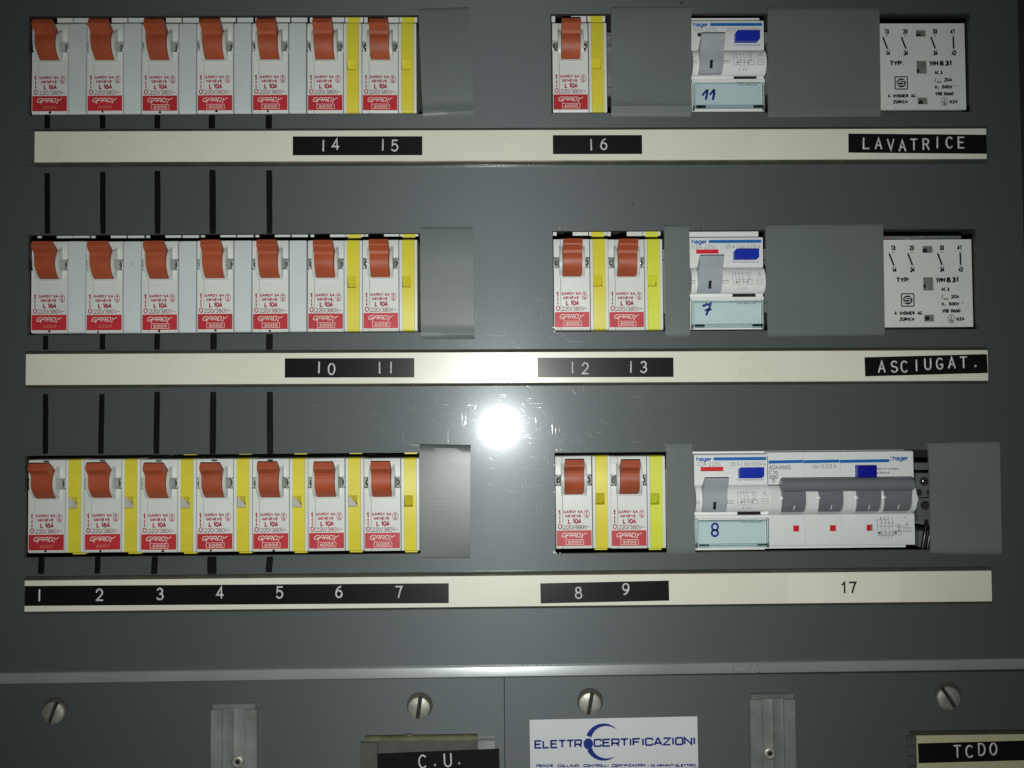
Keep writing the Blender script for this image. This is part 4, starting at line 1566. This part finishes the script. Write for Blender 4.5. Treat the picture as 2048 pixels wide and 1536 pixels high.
cover((1531, 447.8), (1766, 446), (1536, 673), (1769, 670), 'wide grey cover between the switch marked 7 and the lower relay', flat)
cover((839, 888), (941.4, 890), (841, 1116), (940, 1117), 'bowed shiny grey cover at the end of the bottom left block', bow, 'cover_shiny')
cover((1332.7, 884), (1384, 885), (1334, 1111), (1391, 1111), 'narrow grey cover beside the lime strip of the bottom row', flat)
cover((1856.4, 886), (1999.5, 883), (1862, 1107), (2003, 1110), 'grey cover over the terminal block at the bottom right', flat)


# ================================================================== LABEL HOLDERS AND TAPES
def frame_of(tl, tr, bl, y):
    """local frame of a slightly rotated strip: origin at the lower left corner, length, height, angle"""
    a, b, c = P(*tl, y), P(*tr, y), P(*bl, y)
    L_ = math.hypot(b[0]-a[0], b[1]-a[1])
    ang = math.atan2(b[1]-a[1], b[0]-a[0])
    H_ = abs((c[0]-a[0])*-math.sin(ang)+(c[1]-a[1])*math.cos(ang))
    return a[0]+math.sin(ang)*H_, a[1]-math.cos(ang)*H_, L_, H_, ang


HY = -3.6


def holder(tl, tr, bl, label, left_ext, right_ext):
    x, z, L_, H_, ang = frame_of(tl, tr, bl, HY)
    t = thing('label_holder', label, 'holder', (x, 0, z), 'long label holders')
    t.rotation_euler = (0, -ang, 0)
    bm = bmesh.new()
    # channel: back plate with thin upper and lower flanges
    e = 1.25
    prism(bm, [(-.05, -e), (-.05, H_+e), (-2.2, H_+e), (HY+.1, H_+e*.45), (HY-.15, H_+.12), (HY+.15, H_+.02), (-2.6, H_), (-2.6, 0), (HY+.15, -.02), (HY-.15, -.12),
               (HY+.1, -e*.45), (-2.2, -e)], -.15, L_+.15)
    obj('channel', mesh(bm, 'holder_metal', 25), t)
    bm = bmesh.new()
    if left_ext:
        box(bm, -left_ext, -.2, -2.3, -.06, -e*.7, H_+e*.7, .2, 1)
        box(bm, -left_ext*.62, -.25, -2.9, -2.32, H_*.08, H_*.3, .1, 1)
        box(bm, -left_ext*.62, -.25, -2.9, -2.32, H_*.42, H_*.62, .1, 1)
    box(bm, L_+.2, L_+right_ext, -1.8, -.06, -e*.9, H_+e*.9, .2, 1)
    obj('end_clip', mesh(bm, 'smoky_plastic', 30), t)
    bm = bmesh.new()
    box(bm, 0, L_, HY, -2.7, 0.08, H_-.08, .12, 1)
    obj('insert_strip', mesh(bm, 'cream_insert', 30), t)
    return t


HOLD = [holder((69, 262.5), (1972.5, 256.5), (69, 324.8), 'cream label strip under the top row, carrying the LAVATRICE tape', 4.4, 1.6),
        holder((51.6, 707.8), (1975.6, 699.8), (51.6, 770.6), 'cream label strip under the middle row, carrying the ASCIUGAT tape', .9, 1.0),
        holder((49, 1161), (1983, 1141), (49, 1224), 'cream label strip under the bottom row, numbered 1 to 9 and 17', .9, 1.0)]


def tape(tl, tr, bl, chars, label, y=HY, h_px=23, wd=.78, cat='label'):
    """black embossed tape; chars: (character, px, py)"""
    x, z, L_, H_, ang = frame_of(tl, tr, bl, y-.2)
    t = thing('embossed_tape', label, cat, (x, y, z), 'black embossed tapes')
    t.rotation_euler = (0, -ang, 0)
    bm = bmesh.new()
    box(bm, 0, L_, -.22, -.01, 0, H_, .06, 1)
    obj('tape', mesh(bm, 'tape_black'), t)
    ca, sa = math.cos(ang), math.sin(ang)
    H = h_px/4.22*.93
    for ch, px_, py_ in chars:
        X0, Z0 = P(px_, py_, y-.3)
        u_ = (X0-x)*ca+(Z0-z)*sa
        v_ = -(X0-x)*sa+(Z0-z)*ca
        bm = bmesh.new()
        if ch == '.':
            ridge(bm, arc(0, 0, .38, .38, 0, 360, 12), .36, -.2, .35)
        else:
            k = H*.92
            sl = random.uniform(-.03, .03)
            for stp in DY[ch]:
                pts = [((a-.31)*k+sl*(b-.5)*k, (b-.5)*H) for a, b in stp]
                ridge(bm, pts, wd, -.2, .34)
        obj('embossed_character', mesh(bm, 'emboss_white', 50), t, (u_, 0, v_))
    return t


tape((585.5, 272.7), (844.5, 272.5), (585.5, 310.5), [('1', 646.5, 291), ('4', 671, 288), ('1', 765.6, 289.5), ('5', 789.5, 291)], 'left black tape on the top strip, embossed 14 and 15')
tape((1105.6, 270.3), (1284, 270), (1105.6, 308.2), [('1', 1182.5, 289.5), ('6', 1207.5, 288)], 'middle black tape on the top strip, embossed 16 only')
q5 = lambda l, ox, oy: [(c, ox+a/3.879, oy+b/3.879) for c, a, b in l]
tape((1696.8, 267), (1973, 269.4), (1696.8, 305.2), q5([('L', 825, 1110), ('A', 920, 1112), ('V', 1015, 1122), ('A', 1105, 1128), ('T', 1195, 1120), ('R', 1287, 1118), ('I', 1377, 1105), ('C', 1470, 1105), ('E', 1560, 1105)], 1520, 0),
     'black tape embossed LAVATRICE at the end of the top strip')
tape((569.6, 716.6), (828.6, 716.2), (569.6, 755.2), [('1', 638, 735), ('0', 663, 738), ('1', 759, 735.5), ('1', 782, 735)], 'left black tape on the middle strip, embossed 10 and 11')
tape((1075.5, 715.6), (1346.8, 715), (1075.5, 754.6), [('1', 1145, 735), ('2', 1170.5, 736.5), ('1', 1262, 734), ('3', 1287.5, 734)], 'shiny central black tape on the middle strip, embossed 12 and 13')
tape((1729, 714.6), (1974, 708), (1729, 752.8), q5([('A', 945, 1215), ('S', 1043, 1215), ('C', 1120, 1215), ('I', 1215, 1205), ('U', 1303, 1195), ('G', 1395, 1192), ('A', 1488, 1183), ('T', 1580, 1182), ('.', 1672, 1210)], 1520, 420),
     'black tape embossed ASCIUGAT. at the end of the middle strip')
tape((49.4, 1172), (897.5, 1166.6), (49.4, 1212), [('1', 78.5, 1190.5), ('2', 198.6, 1189.5), ('3', 319.8, 1188), ('4', 439.6, 1185), ('5', 559.2, 1185), ('6', 677.6, 1183.8), ('7', 797.8, 1184.2)],
     'long black tape embossed 1 to 7 on the bottom strip')
tape((1080.6, 1166.8), (1337.6, 1161.2), (1080.6, 1207), [('8', 1157, 1185.7), ('9', 1251.8, 1178.4)], 'black tape embossed 8 and 9 on the bottom strip')

x, z, L_, H_, ang = frame_of((1576, 1147.6), (1800, 1145.2), (1576, 1206.0), HY)
t = thing('paper_label', 'whitish paper label printed 17 on the bottom strip', 'label', (x, HY, z))
t.rotation_euler = (0, -ang, 0)
bm = bmesh.new()
box(bm, 0, L_, -.06, -.005, 0.1, H_-.1)
obj('paper', mesh(bm, 'paper_label'), t)
bm = bmesh.new()
a = P(1681, 1188.5, HY-.08)
b = P(1713.5, 1163.0, HY-.08)
ptext(bm, '17', a[0]-x, b[0]-x, a[1]-z, b[1]-z, -.085, .84, gap=.30)
obj('number', mesh(bm, 'black_ink'), t)

# ================================================================== LOWER EDGE: trim, screws, brackets, labels, sticker
x, z, L_, H_, ang = frame_of((-800, 1359.0), (2500, 1311.4), (-800, 1380.4), -1.6)
JX = 0
xa, _ = P(1467, 1336, -1.6)
t = thing('trim_rail', 'bare aluminium trim rail crossing the panel above the screws', 'trim', (x, 0, z))
t.rotation_euler = (0, -ang, 0)
jn = (xa-x)/math.cos(ang)
for a, b in ((0, jn-.06), (jn+.06, L_)):
    bm = bmesh.new()
    prism(bm, [(-.02, 0), (-.02, H_), (-1.0, H_), (-1.5, H_-.35), (-1.6, H_-.9), (-1.6, .6), (-1.45, .2), (-1.0, 0)], a, b)
    obj('rail_length', mesh(bm, 'trim_aluminium', 25), t)
for k in range(13):
    u_ = jn+.4+random.choice((random.uniform(0, 3.2), random.uniform(7, 13), random.uniform(0, 13)))
    v_ = random.choice((random.uniform(.5, 1.3), random.uniform(H_-1.6, H_-.7)))
    s_ = random.uniform(.15, .5)
    bm = bmesh.new()
    n = 7
    poly(bm, [(u_+s_*random.uniform(.5, 1.6)*math.cos(2*math.pi*i/n), v_+s_*.7*random.uniform(.5, 1.2)*math.sin(2*math.pi*i/n)) for i in range(n)], -1.64)
    obj('rust_spot', mesh(bm, 'rust'), t)

for px_, py_, r_, ang, lb in ((106.5, 1426, 5.1, -20, 'slotted screw at the far left below the trim rail'),
                              (838, 1416.5, 5.2, -8, 'slotted screw above the C.U. label'),
                              (1180, 1408, 5.25, -11, 'slotted screw just above the white sticker'),
                              (1898, 1397, 5.5, 33, 'slotted screw at the far right, slot leaning left')):
    X, Z = P(px_, py_, -1.0)
    t = thing('slotted_screw', lb, 'screw', (X, 0, Z), 'slotted panel screws')
    bm = bmesh.new()
    # raised cheese head made of two domed halves with a real slot between them
    n = 16
    for sgn in (-1, 1):
        g = .95
        base = math.asin(g/r_)
        angs = [base+(math.pi-2*base)*i/n for i in range(n+1)]
        rings = []
        for rr, yy in ((1.0, .2), (1.0, -.9), (.95, -1.3), (.78, -1.65), (.45, -1.9)):
            rings.append([bm.verts.new((r_*rr*math.cos(a), yy, sgn*max(g, r_*rr*math.sin(a)))) for a in angs])
        top = [bm.verts.new((r_*.2*math.cos(a), -1.98, sgn*max(g, r_*.2*math.sin(a)))) for a in angs]
        rings.append(top)
        for j in range(len(rings)-1):
            for i in range(n):
                bm.faces.new((rings[j][i], rings[j][i+1], rings[j+1][i+1], rings[j+1][i]))
        bm.faces.new(top)
        wl = [rr[0] for rr in rings]+[rr[-1] for rr in rings[::-1]]
        bm.faces.new(wl)
    hd = obj('head', mesh(bm, 'nickel_screw', 30), t)
    hd.rotation_euler = (0, math.radians(90-ang), 0)
    bm = bmesh.new()
    box(bm, -r_*.95, r_*.95, -.7, .2, -1.1, 1.1)
    sl = obj('slot_floor', mesh(bm, 'slot_dark'), t)
    sl.rotation_euler = (0, math.radians(90-ang), 0)
    bm = bmesh.new()
    cyl(bm, (.2, .18, .9), r_+.9, .25, 'y', 28)  # dark disc set high, painting the shaded crescent above the head
    obj('recess_shade', mesh(bm, 'cut_edge', 40), t)

for x0, x1, top, rx, ry, lb in ((420, 513, 1411, 475, 1524, 'metal bracket with a rivet, lower left between two screws'),
                                (1500, 1592, 1391, 1540, 1507, 'metal bracket with a rivet, right of the white sticker')):
    a = P(x0, top, -4.0)
    b = P(x1, top, -4.0)
    z1 = a[1]
    z0 = P(x0, 1620, -4)[1]
    Wd = b[0]-a[0]
    t = thing('rail_bracket', lb, 'bracket', (a[0], 0, z0), 'zinc rail brackets')
    Hh = z1-z0
    bm = bmesh.new()
    s1 = Wd*.26
    sec = [(0, -.02), (0, -3.6), (.5, -4.0), (s1-.3, -4.0), (s1, -3.7), (s1+.15, -2.7), (Wd/2-.5, -2.5), (Wd/2, -2.7), (Wd/2+.5, -2.5), (Wd-s1-.15, -2.7),
           (Wd-s1, -3.7), (Wd-s1+.3, -4.0), (Wd-.5, -4.0), (Wd, -3.6), (Wd, -.02)]
    A = [bm.verts.new((u_, v_, 0)) for u_, v_ in sec]
    B = [bm.verts.new((u_, v_, Hh-2.2)) for u_, v_ in sec]
    n = len(sec)
    for i in range(n):
        bm.faces.new((A[i], A[(i+1) % n], B[(i+1) % n], B[i]))
    bm.faces.new(A)
    bm.faces.new(B[::-1])
    obj('channel', mesh(bm, 'clip_zinc', 25), t)
    bm = bmesh.new()
    prism(bm, [(-.02, Hh-2.1), (-3.0, Hh-2.1), (-3.2, Hh-1.0), (-2.4, Hh-.2), (-1.2, Hh), (-.02, Hh)], .9, Wd-.9)
    obj('end_cap', mesh(bm, 'clip_zinc', 25), t)
    X, Z = P(rx, ry, -3.0)
    bm = bmesh.new()
    n = 24
    prf = [(3.1, -2.5), (3.1, -2.9), (2.6, -3.5), (1.8, -3.8), (1.2, -3.6), (1.0, -2.8)]
    rg = [[bm.verts.new((X-a[0]+r_*math.cos(2*math.pi*i/n), yy, Z-z0+r_*math.sin(2*math.pi*i/n))) for i in range(n)] for r_, yy in prf]
    for j in range(len(rg)-1):
        for i in range(n):
            bm.faces.new((rg[j][i], rg[j][(i+1) % n], rg[j+1][(i+1) % n], rg[j+1][i]))
    rv = obj('rivet', mesh(bm, 'nickel_screw', 50), t)
    bm = bmesh.new()
    cyl(bm, (X-a[0], -2.75, Z-z0), 1.1, .3, 'y', 16)
    obj('rivet_hole', mesh(bm, 'black_gap'), rv)

# C.U. label holder
x0, z1 = P(720, 1482, -3.0)
x1, _ = P(954, 1476, -3.0)
t = thing('small_label_holder', 'metal label holder behind the C.U. tape at the bottom edge', 'holder', (x0, 0, z1))
bm = bmesh.new()
box(bm, 0, 8.0, -2.2, -.03, -30, -1.2, .2, 1)
box(bm, 8.1, x1-x0, -2.2, -.03, -30, -.2, .2, 1)
obj('backing', mesh(bm, 'dark_holder', 30), t)
bm = bmesh.new()
prism(bm, [(-.03, -.15), (-.03, 1.5), (-1.6, 1.5), (-2.2, 1.1), (-2.6, .2), (-2.7, -.5), (-2.4, -.6), (-2.25, -.15)], 2.0, x1-x0+.2)
obj('clear_lip', mesh(bm, 'aged_lip', 30), t)
bm = bmesh.new()
box(bm, x1-x0+.3, x1-x0+8.4, -2.4, -.04, -30, -.9, .15, 1)
obj('insert_strip', mesh(bm, 'clip_zinc', 30), t)
bm = bmesh.new()
ball(bm, (22.2, -1.2, 1.4), 2.6, 1, .4, .4)
obj('glue_drop', mesh(bm, 'aged_lip', 50), t)
TY = -2.45
tape((754, 1507.2), (998, 1497.2), (754, 1546.5), [('C', 845, 1523.5), ('.', 870, 1530), ('U', 895.5, 1520.5), ('.', 918.5, 1526.5)],
     'black tape embossed C.U. at the bottom edge', y=TY, h_px=26)

# TCDO holder
x0, z1 = P(1834, 1470.5, -3.0)
t = thing('small_label_holder', 'cream label holder behind the TCDO tape at the bottom right', 'holder', (x0, 0, z1))
bm = bmesh.new()
prism(bm, [(-.03, -22), (-.03, .9), (-2.0, 1.0), (-3.0, .4), (-3.05, -.1), (-2.2, -.12), (-2.2, -22)], -2.6, 80)
obj('channel', mesh(bm, 'holder_metal', 30), t)
bm = bmesh.new()
box(bm, -.1, 80, -3.0, -2.25, -21, -.2, .1, 1)
obj('insert_strip', mesh(bm, 'cream_old', 30), t)
bm = bmesh.new()
for k in range(4):
    box(bm, -3.9, -.3, -2.5, -.05, -5.2-k*4.6, -1.0-k*4.6, .25, 1)
obj('end_clip', mesh(bm, 'smoky_plastic', 30), t)
tape((1836, 1487), (2075, 1480.5), (1836, 1526.6), [('T', 1915, 1503), ('C', 1939, 1503), ('D', 1963.5, 1499), ('O', 1987, 1498)],
     'black tape embossed TCDO at the bottom right corner', y=-3.05, h_px=24)

# sticker
x, z, L_, H_, ang = frame_of((1059, 1439.7), (1394.3, 1432.6), (1060, 1539), 0.2)
t = thing('printed_sticker', 'white sticker with blue crescent emblem and square lettering', 'sticker', (x, .25, z))
t.rotation_euler = (0, -ang, 0)
bm = bmesh.new()
box(bm, 0, L_, -.14, -.005, -.8, H_)
obj('paper', mesh(bm, 'sticker_white'), t)
SS = L_/(1482-140)                              # mm per crop pixel
X = lambda c: (c-140)*SS
Zs = lambda c, cx=140: H_-(c-636+(cx-140)*0.0186)*SS
bm = bmesh.new()
sq_line(bm, 'ELETTR', X(182), X(550), Zs(857, 182), 54*SS, 14.5*SS, -.17)
sq_line(bm, 'CERTIFICAZIONI', X(654), X(1460), Zs(845, 654)+.0, 52*SS, 14.5*SS, -.17)
poly(bm, arc(X(606), Zs(826, 606), 38*SS, 44*SS, 0, 352, 30), -.17)
# upper and lower horns of the crescent
cx_, cz_ = X(728), Zs(812, 728)
for a0, a1 in ((158, 40), (205, 307)):
    n = 26
    out_, in_ = [], []
    for i in range(n+1):
        f = i/n
        a = math.radians(a0+(a1-a0)*f)
        ro = 147*SS
        th_ = 44*SS*(1-f)**.75
        out_.append((cx_+ro*math.cos(a), cz_+ro*math.sin(a)*1.0))
        in_.append((cx_+(ro-th_)*math.cos(a), cz_+(ro-th_)*math.sin(a)))
    va = [bm.verts.new((p[0], -.17, p[1])) for p in out_]
    vb = [bm.verts.new((p[0], -.17, p[1])) for p in in_]
    for i in range(n):
        bm.faces.new((va[i], va[i+1], vb[i+1], vb[i]))
obj('emblem_lettering', mesh(bm, 'navy_print'), t)
bm = bmesh.new()
for s, a, b in (('.Perizie', 180, 322), ('.Collaudi', 350, 530), ('.Controlli', 556, 762), ('.Certificazioni', 785, 1058), ('-', 1074, 1090), ('di', 1106, 1136), ('impianti', 1150, 1290), ('elettrici', 1304, 1462)):
    sq_line(bm, s, X(a), X(b), Zs(1007, a), 18*SS, 6.6*SS, -.17, small=.85)
obj('small_lettering', mesh(bm, 'navy_print'), t)
